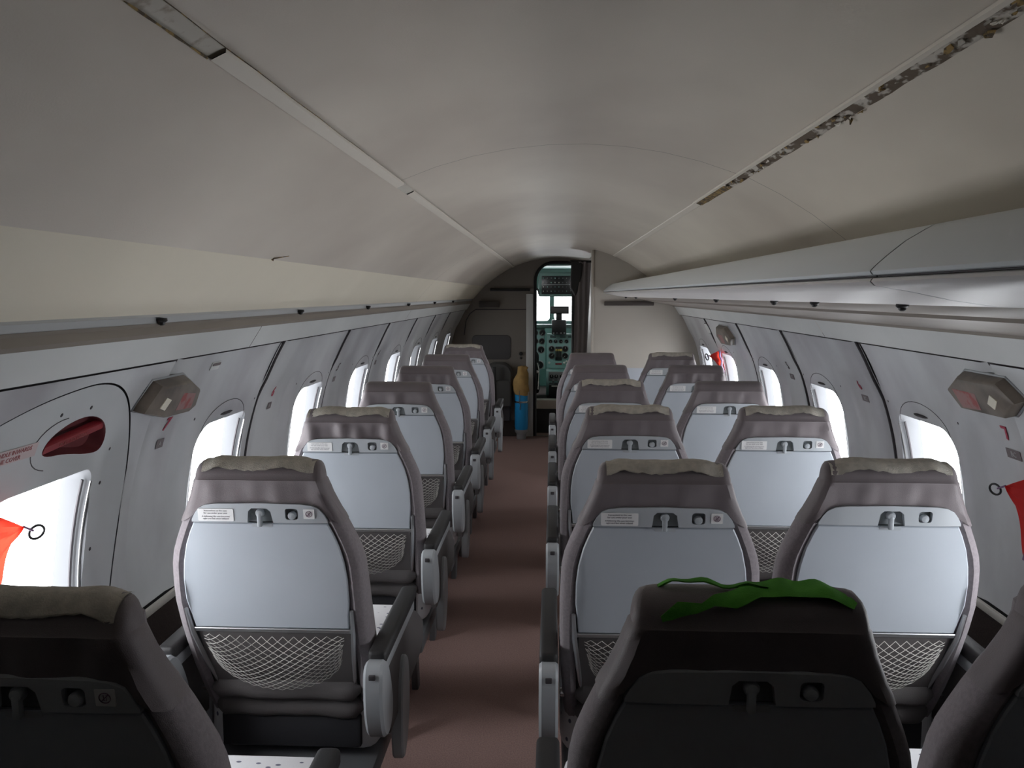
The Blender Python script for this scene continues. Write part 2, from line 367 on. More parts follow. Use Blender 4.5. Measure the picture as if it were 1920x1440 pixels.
def win_loop(yf, e=0.0, dz=0.0):
    return rrect(yf - WW - e, yf + e, ZW0 - e, ZW1 + e, [0.035 + e, 0.075 + e, 0.10 + e, 0.07 + e], 6)
wn = 0
for side, nm in ((-1, 'left'), (1, 'right')):
    yend = YB if side < 0 else YP
    # dark backing shell behind the lining, with generous window holes
    holes = [win_loop(y, 0.02) for y in WINY[side]]
    wall = build('wall_' + nm, sheet([(Y0, 0.0), (yend, 0.0), (yend, 1.44), (Y0, 1.44)], holes, lambda y, z: wallpt(side, y, z, -0.03), 0.09),
                 'dark'); tag(wall, kind='structure')
    edges = [Y0] + EDGE[side]
    for i in range(len(edges) - 1):
        a, b = edges[i], edges[i + 1]; g = 0.009
        k = i - 1
        is_exit = (k == 0)
        hl = []
        yc = (a + b) / 2
        if k >= 0: yc = WINY[side][k] - WW / 2; hl.append(win_loop(WINY[side][k]))
        if k == 0 and side < 0:
            pocket = POCKET
            hl.append(pocket)
        def fm(y, z, s=side, yc=yc, ex=(k <= 0), a=a, b=b):
            d = abs(y - yc)
            off = 0.0 if ex else -0.014 * smooth01(0.245, 0.285, d) * (1 - smooth01(1.10, 1.20, z))
            off -= 0.0 if ex else 0.016 * (1 - smooth01(0.0, 0.024, min(y - a, b - y)))
            return wallpt(s, y, z, off)
        if is_exit: out = HATCH
        else: out = [(a + g, DADOZ + 0.012), (b - g, DADOZ + 0.012), (b - g, SEAMZ - 0.004), (a + g, SEAMZ - 0.004)]
        vf = sheet(out, hl, fm, 0.035)
        if is_exit:
            o = build('door_1' if side < 0 else 'door_2', vf, 'hatch'); tag(o, kind='structure'); hatch = o
            # frame surround filling the corner beyond the rounded hatch outline
            big = [(1.42 + (y - 1.42) * 1.009, 0.96 + (z - 0.96) * 1.012) for y, z in HATCH]
            build('hatch_surround', sheet([(a, DADOZ - 0.005), (b, DADOZ - 0.005), (b, SEAMZ - 0.004), (a, SEAMZ - 0.004)], [big], lambda y, z, s=side: wallpt(s, y, z, 0.001), 0.03), 'lining', wall)
            if side < 0: door_left = o
        else:
            build('wall_panel', vf, 'lining', wall)
        if k >= 1:
            jt = [wallpt(side, b, DADOZ + 0.012 + (SEAMZ - DADOZ - 0.012) * q / 20, -0.010 * (1 - smooth01(1.10, 1.20, DADOZ + (SEAMZ - DADOZ) * q / 20)) - 0.002) for q in range(21)]
            if b < yend - 0.1: build('panel_joint', tube(jt, 0.0045, 6), 'seam', wall)
        # the window itself
        if k >= 0:
            wn += 1
            yf = WINY[side][k]
            lp = win_loop(yf)
            cyw, czw = yf - WW / 2, (ZW0 + ZW1) / 2
            def ring(sc, off):
                return [wallpt(side, cyw + (y - cyw) * sc, czw + (z - czw) * sc, off) for y, z in lp]
            w = build('window_%d' % wn, loft([ring(1.0, -0.0), ring(0.985, -0.006), ring(0.955, -0.03), ring(0.93, -0.058)]), 'reveal'); tag(w, kind='structure')
            inner = [(cyw + (y - cyw) * 0.93, czw + (z - czw) * 0.93) for y, z in lp]
            build('pane', sheet(inner, [], lambda y, z: wallpt(side, y, z, -0.056), 0.06), 'dimpane' if (side < 0 and k >= 5) else 'pane', w)
            # bright metal shade track on the forward edge, dark shade gap beside it
            tr = [wallpt(side, yf - 0.004, ZW0 + 0.08 + (ZW1 - ZW0 - 0.11) * q / 8, 0.002) for q in range(9)]
            build('shade_track', tube(tr, 0.0026, 6), 'chrome', w)
            tr = [wallpt(side, yf - 0.013, ZW0 + 0.08 + (ZW1 - ZW0 - 0.11) * q / 8, -0.012) for q in range(9)]
            build('shade_gap', tube(tr, 0.0034, 6), 'seam', w)
            if k > 0:
                sl = [wallpt(side, cyw - 0.045 + 0.09 * q / 6, ZW1 + 0.016, 0.001) for q in range(7)]
                build('shade_slot', tube(sl, [0.001, 0.004, 0.005, 0.005, 0.005, 0.004, 0.001], 6), 'seam', w)
                ar = [wallpt(side, cyw + 0.16 * cos(t), ZW1 - 0.02 + 0.075 * sin(t), 0.0) for t in [pi * q / 16 for q in range(17)]]
                build('arch_groove', tube(ar, 0.0012, 5), 'seam', w)
            # screws
            for yy in (yf + 0.045, yf - WW - 0.05):
                build('screw', xf(lathe([(0.0, 0.0015), (0.004, 0.0012), (0.005, 0.0)], 8), wallframe(side, yy, ZW1 + 0.03, -0.001)), 'seam', w)
            pl = bpy.data.lights.new('window_portal', 'AREA'); pl.shape = 'RECTANGLE'; pl.size = WW * 0.93; pl.size_y = (ZW1 - ZW0) * 0.95
            pl.cycles.is_portal = True
            po = bpy.data.objects.new('window_portal', pl); COL.objects.link(po)
            fr = wallframe(side, cyw, czw, -0.075)
            po.matrix_world = fr @ Matrix.Rotation(pi, 4, 'X')
    # dado carpet and its pale trim
    d = build('baseboard_' + nm, sheet([(Y0, 0.0), (yend, 0.0), (yend, DADOZ - 0.008), (Y0, DADOZ - 0.008)], [], lambda y, z: wallpt(side, y, z, 0.0), 0.12), 'dado')
    tag(d, kind='structure')
    tr = [Vector(wallpt(side, Y0 + (yend - Y0) * q / 4, DADOZ + 0.002, 0.002)) for q in range(5)]
    t = build('trim_%d' % (1 if side < 0 else 2), xf(box(-0.006, 0.006, Y0, yend - 0.002, -0.010, 0.010, 0.003), Matrix.Translation((CX + side * uz(DADOZ), 0, DADOZ))), 'dadotrim')
    tag(t, kind='structure')
    # pale upper strip above the seam, in lengths
    cuts = [Y0, 1.52, 3.0, 5.1, yend] if side > 0 else [Y0, 2.35, 4.9, yend]
    t = build('trim_%d' % (3 if side < 0 else 4), sheet([(Y0, SEAMZ - 0.012), (yend, SEAMZ - 0.012), (yend, SEAMZ + 0.006), (Y0, SEAMZ + 0.006)], [], lambda y, z: wallpt(side, y, z, -0.006), 0.3), 'seam')
    tag(t, kind='structure')
    for a, b in zip(cuts, cuts[1:]):
        build('strip_panel', sheet([(a + 0.002, SEAMZ + 0.004), (b - 0.002, SEAMZ + 0.004), (b - 0.002, 1.378), (a + 0.002, 1.378)], [], lambda y, z: wallpt(side, y, z, 0.006), 0.1), 'lightstrip', t)

# door_1 details: handle pocket, placard, seam
pk = POCKET
cyk, czk = 1.60, 1.172
build('handle_pocket', loft([[wallpt(-1, y, z, 0.001) for y, z in pk], [wallpt(-1, cyk + (y - cyk) * 0.97, czk + (z - czk) * 0.97, -0.012) for y, z in pk],
      [wallpt(-1, cyk + (y - cyk) * 0.9, czk + (z - czk) * 0.9, -0.028) for y, z in pk]], cap1=True), 'pocket', door_left)
hd = build('exit_handle', loft([[wallpt(-1, y, 1.158 + (y - 1.49) * 0.10 + dz, of) for y in (1.492, 1.53, 1.57, 1.61, 1.65, 1.69)] for dz, of in ((0.0, -0.016), (0.0, -0.004), (0.014, -0.003), (0.017, -0.008), (0.017, -0.016))], closed=False), 'reddark', door_left)
build('handle_text', xf(text_vf('PULL TO OPEN', 0.011, sx=1.2), wallframe(-1, 1.585, 1.170, -0.0025) @ Matrix.Rotation(0.10, 4, 'Z')), 'redtext', hd)
ar = [wallpt(-1, 1.53 + 0.085 * cos(t), 1.175 + 0.05 * sin(t), 0.0) for t in [pi * 0.5 + pi * 0.9 * q / 14 for q in range(15)]]
build('cover_groove', tube(ar, 0.0012, 5), 'seam', door_left)
fr = wallframe(-1, 1.355, 1.180, 0.0015)
pc = build('placard', xf(box(-0.10, 0.10, -0.014, 0.014, 0, 0.0008), fr), 'pinktext', door_left, smooth=False)
build('placard_text', join(xf(text_vf('PULL THE HANDLE INWARDS', 0.0125), fr @ Matrix.Translation((0.0, 0.002, 0.001))),
                           xf(text_vf('BY REMOVING THE COVER', 0.0125), fr @ Matrix.Translation((-0.02, -0.011, 0.001)))), 'redtext', pc, smooth=False)
for yy, zz in ((1.50, 1.235), (1.60, 1.236), (1.74, 1.05), (1.74, 0.90)):
    build('screw', xf(lathe([(0.0, 0.0015), (0.004, 0.0012), (0.005, 0.0)], 8), wallframe(-1, yy, zz, -0.0005)), 'seam', door_left)

# ------------------------------------------------------------------ ceiling
PH_L, PH_R, PH_K, PH_E = -0.425, 0.400, -0.755, -0.913
SW = 0.011
ceil = build('ceiling', sheet([(-0.95, Y0), (1.05, Y0), (1.05, YB), (-0.95, YB)], [], lambda p, y: ceilpt(p, y, -0.02), 0.1), 'dark')
tag(ceil, kind='structure')
def cpanels(name, p0, p1, cuts, m, flat=False):
    for a, b in zip(cuts, cuts[1:]):
        def fm(p, y):
            if flat:
                A, B = ceilpt(p0, y), ceilpt(p1, y); return A.lerp(B, (p - p0) / (p1 - p0))
            return ceilpt(p, y, 0.004 * sin((p - p0) / (p1 - p0) * pi))
        build(name, sheet([(p0, a + 0.001), (p1, a + 0.001), (p1, b - 0.001), (p0, b - 0.001)], [], fm, 0.09), m, ceil)
cpanels('ceiling_panel', PH_L + SW, PH_R - SW, [Y0, 2.13, YB], 'ceiling')
cpanels('ceiling_panel', PH_K, PH_L - SW, [Y0, 4.9, YB], 'ceiling')
cpanels('ceiling_panel', PH_R + SW, 1.02, [Y0, 2.12, YB], 'ceiling')
cpanels('cove_panel', PH_E, PH_K, [Y0, 4.9, YB], 'cream', True)
def cstrip(ph, w, a, b, off, m, name, par=ceil, wav=0.0):
    rows = []
    n = max(2, int((b - a) / 0.05))
    for i in range(n + 1):
        y = a + (b - a) * i / n
        e = wav * (sin(y * 41) + sin(y * 97 + 1)) * 0.5
        rows.append([ceilpt(ph - w + e, y, off * 0.2), ceilpt(ph - w * 0.8 + e, y, off), ceilpt(ph + w * 0.8 + e, y, off), ceilpt(ph + w + e, y, off * 0.2)])
    return build(name, loft(rows, closed=False), m, par)
# left: stained bare length nearest, then the clip-in cover strips, a short break, then on
t5 = cstrip(PH_L, 0.0125, Y0, 1.0, 0.001, 'oldstrip', 'trim_5', None); tag(t5, kind='structure')
cstrip(PH_L, 0.0120, 0.99, 2.165, 0.006, 'strip', 'cover_strip', t5)
build('stained_edge', tube([ceilpt(PH_L + 0.0125, Y0 + (1.75 - Y0) * q / 30, 0.002 + 0.001 * sin(q * 1.7)) for q in range(31)], [0.0014 * (0.5 + 0.5 * abs(sin(q * 2.3))) * (1 - q / 40) for q in range(31)], 5), 'residue2', t5)
build('stained_edge', tube([ceilpt(PH_L - 0.0120, 0.80 + 0.19 * q / 10, 0.002) for q in range(11)], [0.0018 * (0.4 + 0.6 * abs(sin(q * 2.3))) for q in range(11)], 5), 'residue2', t5)
cstrip(PH_L, 0.0115, 2.17, 2.32, 0.002, 'oldstrip', 'bare_strip', t5)
cstrip(PH_L, 0.0115, 2.32, YB, 0.005, 'strip', 'cover_strip', t5)
# right: cover gone, residue left behind, with a pale lip on its inner side
t6 = cstrip(PH_R + 0.002, 0.0125, Y0, 2.30, 0.0015, 'residue', 'trim_6', None, 0.0012); tag(t6, kind='structure')
cstrip(PH_R + 0.002, 0.0125, 2.30, 2.75, 0.0015, 'residue2', 'rusty_strip', t6, 0.001)
cstrip(PH_R, 0.0115, 2.75, YB, 0.003, 'strip', 'cover_strip', t6)
cstrip(PH_R - 0.0115, 0.004, Y0, 2.75, 0.007, 'strip', 'strip_lip', t6)
for k in range(46):
    y = random.uniform(0.75, 2.3); ph = PH_R + random.uniform(-0.007, 0.013); s = random.uniform(0.0025, 0.008)
    pts = []
    for q in range(5):
        an = 2 * pi * q / 5 + random.uniform(-0.4, 0.4); pts.append(ceilpt(ph + cos(an) * s * 0.5, y + sin(an) * s * 1.6, 0.003 + random.uniform(0, 0.006)))
    v = pts + [p + Vector((0, 0, 0.0015)) for p in pts]
    build('residue_flake', (v, [(0, 1, 2, 3, 4), (9, 8, 7, 6, 5)] + [(i, (i + 1) % 5, 5 + (i + 1) % 5, 5 + i) for i in range(5)]), random.choice(['strip', 'residue2', 'residue2', 'velcro']), t6, smooth=False)
p0 = ceilpt(PH_R + 0.014, 1.42)
build('hanging_scrap', tube([p0, p0 + Vector((0.002, -0.005, -0.005)), p0 + Vector((0.001, -0.003, -0.012))], [0.003, 0.003, 0.001], 6), 'residue2', t6)
build('hanging_thread', tube([p0 + Vector((0.012, 0, 0.0)), p0 + Vector((0.03, 0.0, -0.004)), p0 + Vector((0.042, 0.01, -0.018))], 0.0012, 5), 'seam', t6)
# crack on the left kink
k0 = ceilpt(PH_K, 2.03, 0.002)
build('torn_edge', tube([k0, k0 + Vector((0.004, 0.0, 0.004)), k0 + Vector((0.03, 0.04, 0.012))], [0.004, 0.002, 0.0006], 5), 'residue2', ceil)

# left: grey lip and brown service channel under the cove panel
def ext(name, prof, a, b, m, parent=None, n=1, cap=False):
    rows = [[Vector((x, a + (b - a) * i / n, z)) for x, z in prof] for i in range(n + 1)]
    v, f = loft(rows, closed=False)
    return build(name, (v, f), m, parent)
cove_e = ceilpt(PH_E, 0)
xl, zl = cove_e.x, cove_e.z
t7 = ext('trim_7', [(xl, zl), (xl + 0.002, zl - 0.005), (xl - 0.012, zl - 0.006), (xl - 0.014, zl - 0.020)], Y0, YB, 'psugrey'); tag(t7, kind='structure')
xs_, zs_ = wallpt(-1, 0, 1.378, 0.006).x, 1.374
t8 = ext('trim_8', [(xl - 0.012, zl - 0.019), (xl - 0.016, zl - 0.026), (xs_ + 0.016, zs_ + 0.006), (xs_ + 0.012, zs_ - 0.002), (xs_ - 0.02, zs_ - 0.004)], Y0, YB, 'psu'); tag(t8, kind='structure')
for i, y in enumerate((1.69, 2.65, 3.64, 4.68, 5.73, 6.80)):
    o = empty('reading_light', (xl - 0.006, y, zl - 0.010)); o.scale = (0.85,) * 3
    build('socket', lathe([(0.0, 0.003), (0.013, 0.002), (0.014, -0.004), (0.010, -0.008)], 14, 'z'), 'black', o)
    build('nozzle', lathe([(0.009, -0.006), (0.008, -0.013), (0.004, -0.016)], 14, 'z'), 'black', o)
    tag(o, ['black reading light knob under left cove above the exit window', 'black light knob under left cove, second from the camera', 'black light knob under left cove, third from the camera',
            'black light knob under left cove, fourth from the camera', 'black light knob under left cove, fifth from the camera', 'black light knob under left cove, nearest the bulkhead'][i], 'reading light', 'reading lights under the left cove')

# ------------------------------------------------------------------ overhead bin on the right
BP = [(0.80, 1.560), (0.50, 1.550), (0.466, 1.546), (0.455, 1.540), (0.432, 1.526), (0.410, 1.508), (0.396, 1.495), (0.391, 1.489), (0.394, 1.485), (0.404, 1.4835)]
BL = [(0.404, 1.4825), (0.394, 1.4800), (0.3915, 1.4765), (0.397, 1.4715), (0.440, 1.464), (0.490, 1.4535), (0.520, 1.449), (0.545, 1.4455), (0.575, 1.4440), (0.590, 1.4500)]
for (a, b), lb in (((Y0, 1.046), 'grey overhead bin length nearest the camera, behind the seam'), ((1.050, YP - 0.01), 'long grey overhead bin running forward to the beige partition')):
    o = empty('overhead_bin', (0.5, (a + b) / 2, 1.45)); cy = (a + b) / 2
    up = ext('bin_front', BP, a - cy, b - cy, 'bin', o); up.location = (-0.5, 0, -1.45)
    lo = ext('bin_lower_lip', BL, a - cy, b - cy, 'binlow', o); lo.location = (-0.5, 0, -1.45)
    build('bin_crease', tube([(0.4005 - 0.5, a - cy, 1.483 - 1.45), (0.4005 - 0.5, b - cy, 1.483 - 1.45)], 0.0013, 6), 'seam', o)
    poly = BP + BL[2:]
    ec = build('end_cap', prism(poly, a - cy + 0.0005, a - cy + 0.002, 'y'), 'bin', o, smooth=False); ec.location = (-0.5, 0, -1.45)
    tag(o, lb, 'overhead bin', 'overhead bins on the right')
t9 = ext('trim_9', [(0.585, 1.446), (0.60, 1.436), (0.70, 1.424), (0.705, 1.417), (wallpt(1, 0, 1.378, 0.006).x - 0.012, 1.380), (wallpt(1, 0, 1.378, 0.006).x - 0.010, 1.373), (wallpt(1, 0, 1.37, 0).x + 0.01, 1.371)], Y0, YP, 'psu'); tag(t9, kind='structure')
bt = ext('bin_back', [(0.80, 1.56), (0.86, 1.50), (0.90, 1.40)], Y0, YP, 'dark', t9)
for i, y in enumerate((1.34, 1.78, 2.10, 2.83, 3.77, 5.51, 6.26)):
    o = empty('reading_light', (0.552, y, 1.4452)); o.scale = (0.72,) * 3
    build('socket', lathe([(0.0, 0.002), (0.013, 0.001), (0.014, -0.004), (0.010, -0.008)], 14, 'z'), 'black', o)
    build('nozzle', lathe([(0.009, -0.006), (0.008, -0.012), (0.004, -0.015)], 14, 'z'), 'black', o)
    nth = ['first', 'second', 'third', 'fourth', 'fifth', 'sixth', 'seventh'][i]
    tag(o, 'black reading light knob under the right bin, %s from the camera' % nth, 'reading light', 'reading lights under the right bin')

# ------------------------------------------------------------------ wall fittings: exit light boxes, row numbers, hooks
def light_box(side, ya, outline, lens, label, pink):
    """outline in (dy, z) relative to ya"""
    o = empty('exit_light_box', wallpt(side, ya, 1.22, 0.0)); base = o.location.copy()
    def W(pts, off): return [wallpt(side, ya + dy, z, off) - base for dy, z in pts]
    cy = sum(p[0] for p in outline) / len(outline); cz = sum(p[1] for p in outline) / len(outline)
    def sc(k): return [(cy + (dy - cy) * k, cz + (z - cz) * k) for dy, z in outline]
    build('housing', loft([W(sc(1.0), -0.004), W(sc(1.0), 0.010), W(sc(0.95), 0.026), W(sc(0.86), 0.032)], cap1=True), 'signbox', o)
    build('rim', tube(W(sc(1.03), 0.002), 0.003, 6, closed=True), 'armgrey', o)
    build('lens', loft([W(lens, 0.027), W(lens, 0.0345)], cap1=True), 'signlens', o, smooth=False)
    build('worn_print', loft([W(pink, 0.029), W(pink, 0.0328)], cap1=True), 'signpink', o, smooth=False)
    tag(o, label, 'exit light', 'boxed exit lights on the side walls')
    return o
ol = [(0.0, 1.205), (0.038, 1.268), (0.19, 1.268), (0.285, 1.233), (0.295, 1.188), (0.262, 1.174), (0.12, 1.178)]
light_box(-1, 1.785, ol, [(0.062, 1.214), (0.078, 1.238), (0.108, 1.229), (0.092, 1.205)], 'worn brown exit light box above the left red number 7', [(0.16, 1.195), (0.17, 1.238), (0.245, 1.228), (0.25, 1.19)])
orr = [(0.0, 1.237), (0.05, 1.280), (0.225, 1.280), (0.32, 1.236), (0.28, 1.190), (0.07, 1.194)]
light_box(1, 1.81, orr, [(0.062, 1.240), (0.085, 1.252), (0.112, 1.228), (0.088, 1.217)], 'worn brown exit light box above the right red number 7', [(0.16, 1.205), (0.16, 1.245), (0.27, 1.245), (0.25, 1.20)])
light_box(1, 4.68, [(0.0, 1.225), (0.06, 1.285), (0.30, 1.285), (0.42, 1.225), (0.36, 1.175), (0.10, 1.180)], [(0.06, 1.228), (0.09, 1.245), (0.12, 1.222), (0.09, 1.205)], 'small far exit light box near the front right windows', [(0.2, 1.19), (0.2, 1.24), (0.32, 1.24), (0.30, 1.19)])

def panel_off(side, y, z):
    d = min(abs(y - (f_ - WW / 2)) for f_ in WINY[side])
    return -0.014 * smooth01(0.245, 0.285, d) * (1 - smooth01(1.10, 1.20, z))
def number(side, y, z, s, m, letters, size, label, red=True):
    fr = wallframe(side, y, z, 0.0015 + panel_off(side, y, z))
    o = empty('row_number', fr.to_translation()); inv = Matrix.Translation(-fr.to_translation())
    nv, nf = text_vf(s, size, 0.0005, sx=1.0, fat=0.0012); kz = uz(z) / R
    wrap = []
    for p in nv:
        y_, z_ = y - side * p.x, z + (p.y - size * 0.35) * kz
        wrap.append(inv @ wallpt(side, y_, z_, 0.0016 + panel_off(side, y_, z_) + p.z))
    build('numeral', (wrap, nf), m, o, smooth=False)
    z2 = z - size * 1.0
    f2 = inv @ wallframe(side, y, z2, 0.0015 + panel_off(side, y, z2))
    w = 0.014 * len(letters) * 0.8 + 0.008
    build('letter_plate', xf(box(-w, w, -0.012, 0.012, -0.0002, 0.0005), f2), 'tagbrown', o, smooth=False)
    build('letters', xf(text_vf(letters, 0.018, 0.0001), f2 @ Matrix.Translation((0, -0.006, 0.0008))), 'psugrey', o, smooth=False)
    tag(o, label, 'row number', 'seat row numbers on the walls')
number(-1, 2.030, 1.133, '7', 'redink', 'A', 0.052, 'red number 7 on the left wall under the exit light')
number(-1, 2.86, 1.118, '6', 'redink', 'A', 0.050, 'red number 6 on the left wall beside the second window')
number(-1, 3.73, 1.130, '5', 'darkink', 'A', 0.056, 'dark number 5 on the left wall between windows')
number(-1, 4.62, 1.130, '4', 'darkink', 'A', 0.052, 'faint dark number 4 far along the left wall')
number(1, 1.985, 1.133, '7', 'redink', 'BC', 0.052, 'red number 7 on the right wall under the exit light')
number(1, 2.905, 1.148, '6', 'redink', 'BC', 0.048, 'small red number 6 on the right wall between windows')
number(1, 3.80, 1.140, '5', 'darkink', 'BC', 0.052, 'dark number 5 on the right wall between far windows')
fr = wallframe(-1, 2.17, 1.272, 0.0)
o = empty('wall_latch', fr.to_translation()); inv = Matrix.Translation(-fr.to_translation())
build('plate', xf(box(-0.028, 0.028, -0.012, 0.012, 0, 0.003, 0.001), inv @ fr), 'lightstrip', o)
build('slot', xf(box(-0.024, 0.024, 0.002, 0.010, 0.002, 0.0045), inv @ fr), 'tagbrown', o)
tag(o, 'small pale slotted latch plate beside the left exit light box', 'latch')
fr = wallframe(1, 5.45, 1.245, 0.0)
o = empty('oval_wall_plate', fr.to_translation()); inv = Matrix.Translation(-fr.to_translation())
build('oval_plate', xf(prism(rrect(-0.06, 0.06, -0.035, 0.035, 0.034, 6), 0.0, 0.006, 'z', 0.002), inv @ fr), 'lightstrip', o)
build('dark_edge', xf(tube([(x * 1.02, y_ * 1.02, 0.003) for x, y_ in rrect(-0.06, 0.06, -0.035, 0.035, 0.034, 6)], 0.002, 5, closed=True), inv @ fr), 'seam', o)
tag(o, 'pale oval plate on the right wall above the front window', 'plate')

# ------------------------------------------------------------------ red streamers with rings
def streamer(side, ring_c, top, low, label, sc=1.0):
    """corner points on a surface 3 cm in from the wall, in (y, z)"""
    o = empty('red_streamer', wallpt(side, top[0], top[1], 0.03)); b = o.location.copy()
    def Q(y, z, off): return wallpt(side, y, z, off) - b
    rc = Vector(ring_c); tp = Vector(top); lw = Vector(low)
    d = (tp - rc).normalized(); tip = rc + d * 0.022 * sc + (tp - rc) * 0.18
    n = 10; rows = []
    for i in range(n + 1):
        t = i / n; A = tip.lerp(tp, t); B = tip.lerp(lw, t); row = []
        for j in range(n + 1):
            s = j / n; p = A.lerp(B, s)
            row.append(Q(p.x, p.y, 0.030 + 0.008 * sin(5 * t + 3 * s) * t + 0.004 * sin(17 * s + 4 * t)))
        rows.append(row)
    v, f = loft(rows, closed=False)
    v2 = [p + Vector((side * 0.0012, 0, 0)) for p in v]; k = len(v)
    build('cloth', (v, f), 'redcloth', o)
    build('hem', tube([rows[-1][j] for j in range(n + 1)], 0.004 * sc, 6), 'purple', o)
    rad = 0.0135 * sc
    ringp = [Q(rc.x + rad * cos(a), rc.y + rad * sin(a), 0.030 + 0.006 * cos(a)) for a in [2 * pi * q / 20 for q in range(20)]]
    build('ring', tube(ringp, 0.0026 * sc, 6, closed=True), 'black', o)
    st = rc + d * rad
    build('cord', tube([Q(st.x, st.y, 0.03), Q(*(st.lerp(tip, 0.5)), 0.031), Q(tip.x, tip.y, 0.031)], 0.0022 * sc, 6), 'purple', o)
    tag(o, label, 'streamer', 'red warning streamers')
streamer(-1, (1.478, 1.023), (1.32, 1.105), (1.37, 0.945), 'red cloth streamer with ring at the left exit window')
streamer(1, (2.02, 0.999), (1.83, 1.075), (1.90, 0.86), 'red cloth streamer with ring beside the right number 7')
streamer(1, (5.72, 1.045), (5.24, 1.121), (5.20, 0.965), 'small red streamer with ring at a far right window', 1.6)

# ------------------------------------------------------------------ front: partition, bulkhead, curtain
def circ_poly(x0, x1, z0, y=None, r=R):
    """part of the cabin section between x0 and x1 above z0"""
    pts = [(x0, z0), (x1, z0)] if True else []
    top = []
    n = 24
    for i in range(n + 1):
        x = x1 + (x0 - x1) * i / n
        top.append((x, CZ0 + sqrt(max(0, r * r - (x - CX) ** 2))))
    return pts, top
pb = [(0.315, 0.0)]
zz = [0.0, 0.15, 0.3, 0.45, 0.6, 0.76, 0.9, 1.05, 1.2, 1.3, 1.4, 1.48, 1.56, 1.62, 1.68, 1.72, 1.76, 1.79]
sec = [(CX + uz(z, R + 0.05), z) for z in zz] + [(0.315, CZ0 + sqrt((R + 0.05) ** 2 - (0.315 - CX) ** 2))]
# clip so that the last points stay right of the edge
sec = [p for p in sec if p[0] >= 0.315]
part = build('wall_front_right', sheet(pb + sec, [], lambda x, z: (x, YP, z), 0.08, lambda x, z: (x, YP + 0.04, z)), 'partition', smooth=False); tag(part, kind='structure')
lowp = [(0.318, 0.02)] + [(CX + uz(z) - 0.004, z) for z in (0.02, 0.15, 0.3, 0.45, 0.6, 0.76, 0.90)] + [(0.318, 0.90)]
build('lower_panel', sheet(lowp, [], lambda x, z: (x, YP - 0.006, z), 0.1, lambda x, z: (x, YP, z)), 'partlow', part, smooth=False)
build('edge_post', box(0.300, 0.318, YP - 0.012, YP + 0.05, 0.0, 1.80, 0.003), 'partition', part)
build('grab_bar', box(0.40, 0.775, YP - 0.022, YP - 0.001, 1.379, 1.411, 0.004), 'brownbar', part)

DX0, DX1, DZ1 = -0.170, 0.330, 1.785
zz2 = [0.0, 0.2, 0.4, 0.6, 0.76, 0.9, 1.1, 1.25, 1.4, 1.5, 1.6, 1.68, 1.74, 1.79, 1.82]
sec = [(CX + uz(z, R + 0.05), z) for z in [-0.06] + zz2] + [(CX, CZ0 + R + 0.05)] + [(CX - uz(z, R + 0.05), z) for z in zz2[::-1] + [-0.06]]
door_hole = [(DX0, 0.004), (DX1, 0.004)] + [(DX1, DZ1 - 0.18)] + [(DX1 - 0.18 + 0.18 * cos(a), DZ1 - 0.18 + 0.18 * sin(a)) for a in [pi / 2 * q / 8 for q in range(1, 9)]] + \
            [(DX0 + 0.18 + 0.18 * cos(a), DZ1 - 0.18 + 0.18 * sin(a)) for a in [pi / 2 + pi / 2 * q / 8 for q in range(0, 9)]]
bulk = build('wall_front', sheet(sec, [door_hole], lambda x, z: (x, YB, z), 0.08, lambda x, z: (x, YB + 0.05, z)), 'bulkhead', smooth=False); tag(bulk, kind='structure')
seal = [Vector((x, YB - 0.006, z)) for x, z in door_hole[1:] + [door_hole[0]]]
build('door_seal', tube([Vector((x, YB - 0.008, z)) for x, z in ([(DX1, 0.01)] + door_hole[2:] + [(DX0, 0.01)])], 0.016, 8), 'black', bulk)
build('door_jamb', box(-0.262, -0.190, YB - 0.020, YB, 0.0, 1.47, 0.004), 'lightstrip', bulk)
build('dark_rail', box(-0.63, -0.225, YB - 0.03, YB, 1.498, 1.527, 0.005), 'black', bulk)
build('brown_bracket', box(-0.74, -0.54, YB - 0.06, YB, 1.335, 1.395, 0.006), 'brownbar', bulk)
build('panel_groove', box(-0.78, -0.26, YB - 0.004, YB, 1.308, 1.318), 'seam', bulk, smooth=False)
build('panel_groove_edge', tube([(-0.78, YB - 0.002, 1.313), (-0.84, YB - 0.002, 1.27), (-0.88, YB - 0.002, 1.20), (-0.90, YB - 0.002, 1.05)], 0.004, 5), 'seam', bulk)
build('smoked_window', prism(rrect(-0.82, -0.42, 0.80, 1.05, 0.045, 5), YB - 0.010, YB, 'y', 0.003), 'smoked', bulk)
build('kick_strip', box(-0.80, -0.27, YB - 0.015, YB, 0.0, 0.17), 'brownbar', bulk, smooth=False)
build('door_knob', lathe([(0.0, -0.035), (0.018, -0.032), (0.02, -0.02), (0.01, -0.015), (0.01, 0.0)], 12, 'y', (-0.315, YB, 0.86)), 'black', bulk)
build('door_lock', lathe([(0.0, -0.012), (0.012, -0.01), (0.014, 0.0)], 10, 'y', (-0.315, YB, 0.815)), 'black', bulk)

sw = build('wall_front_side', box(0.345, 0.385, YP + 0.035, YB + 0.01, 0.0, 1.83), 'partition', smooth=False); tag(sw, kind='structure')
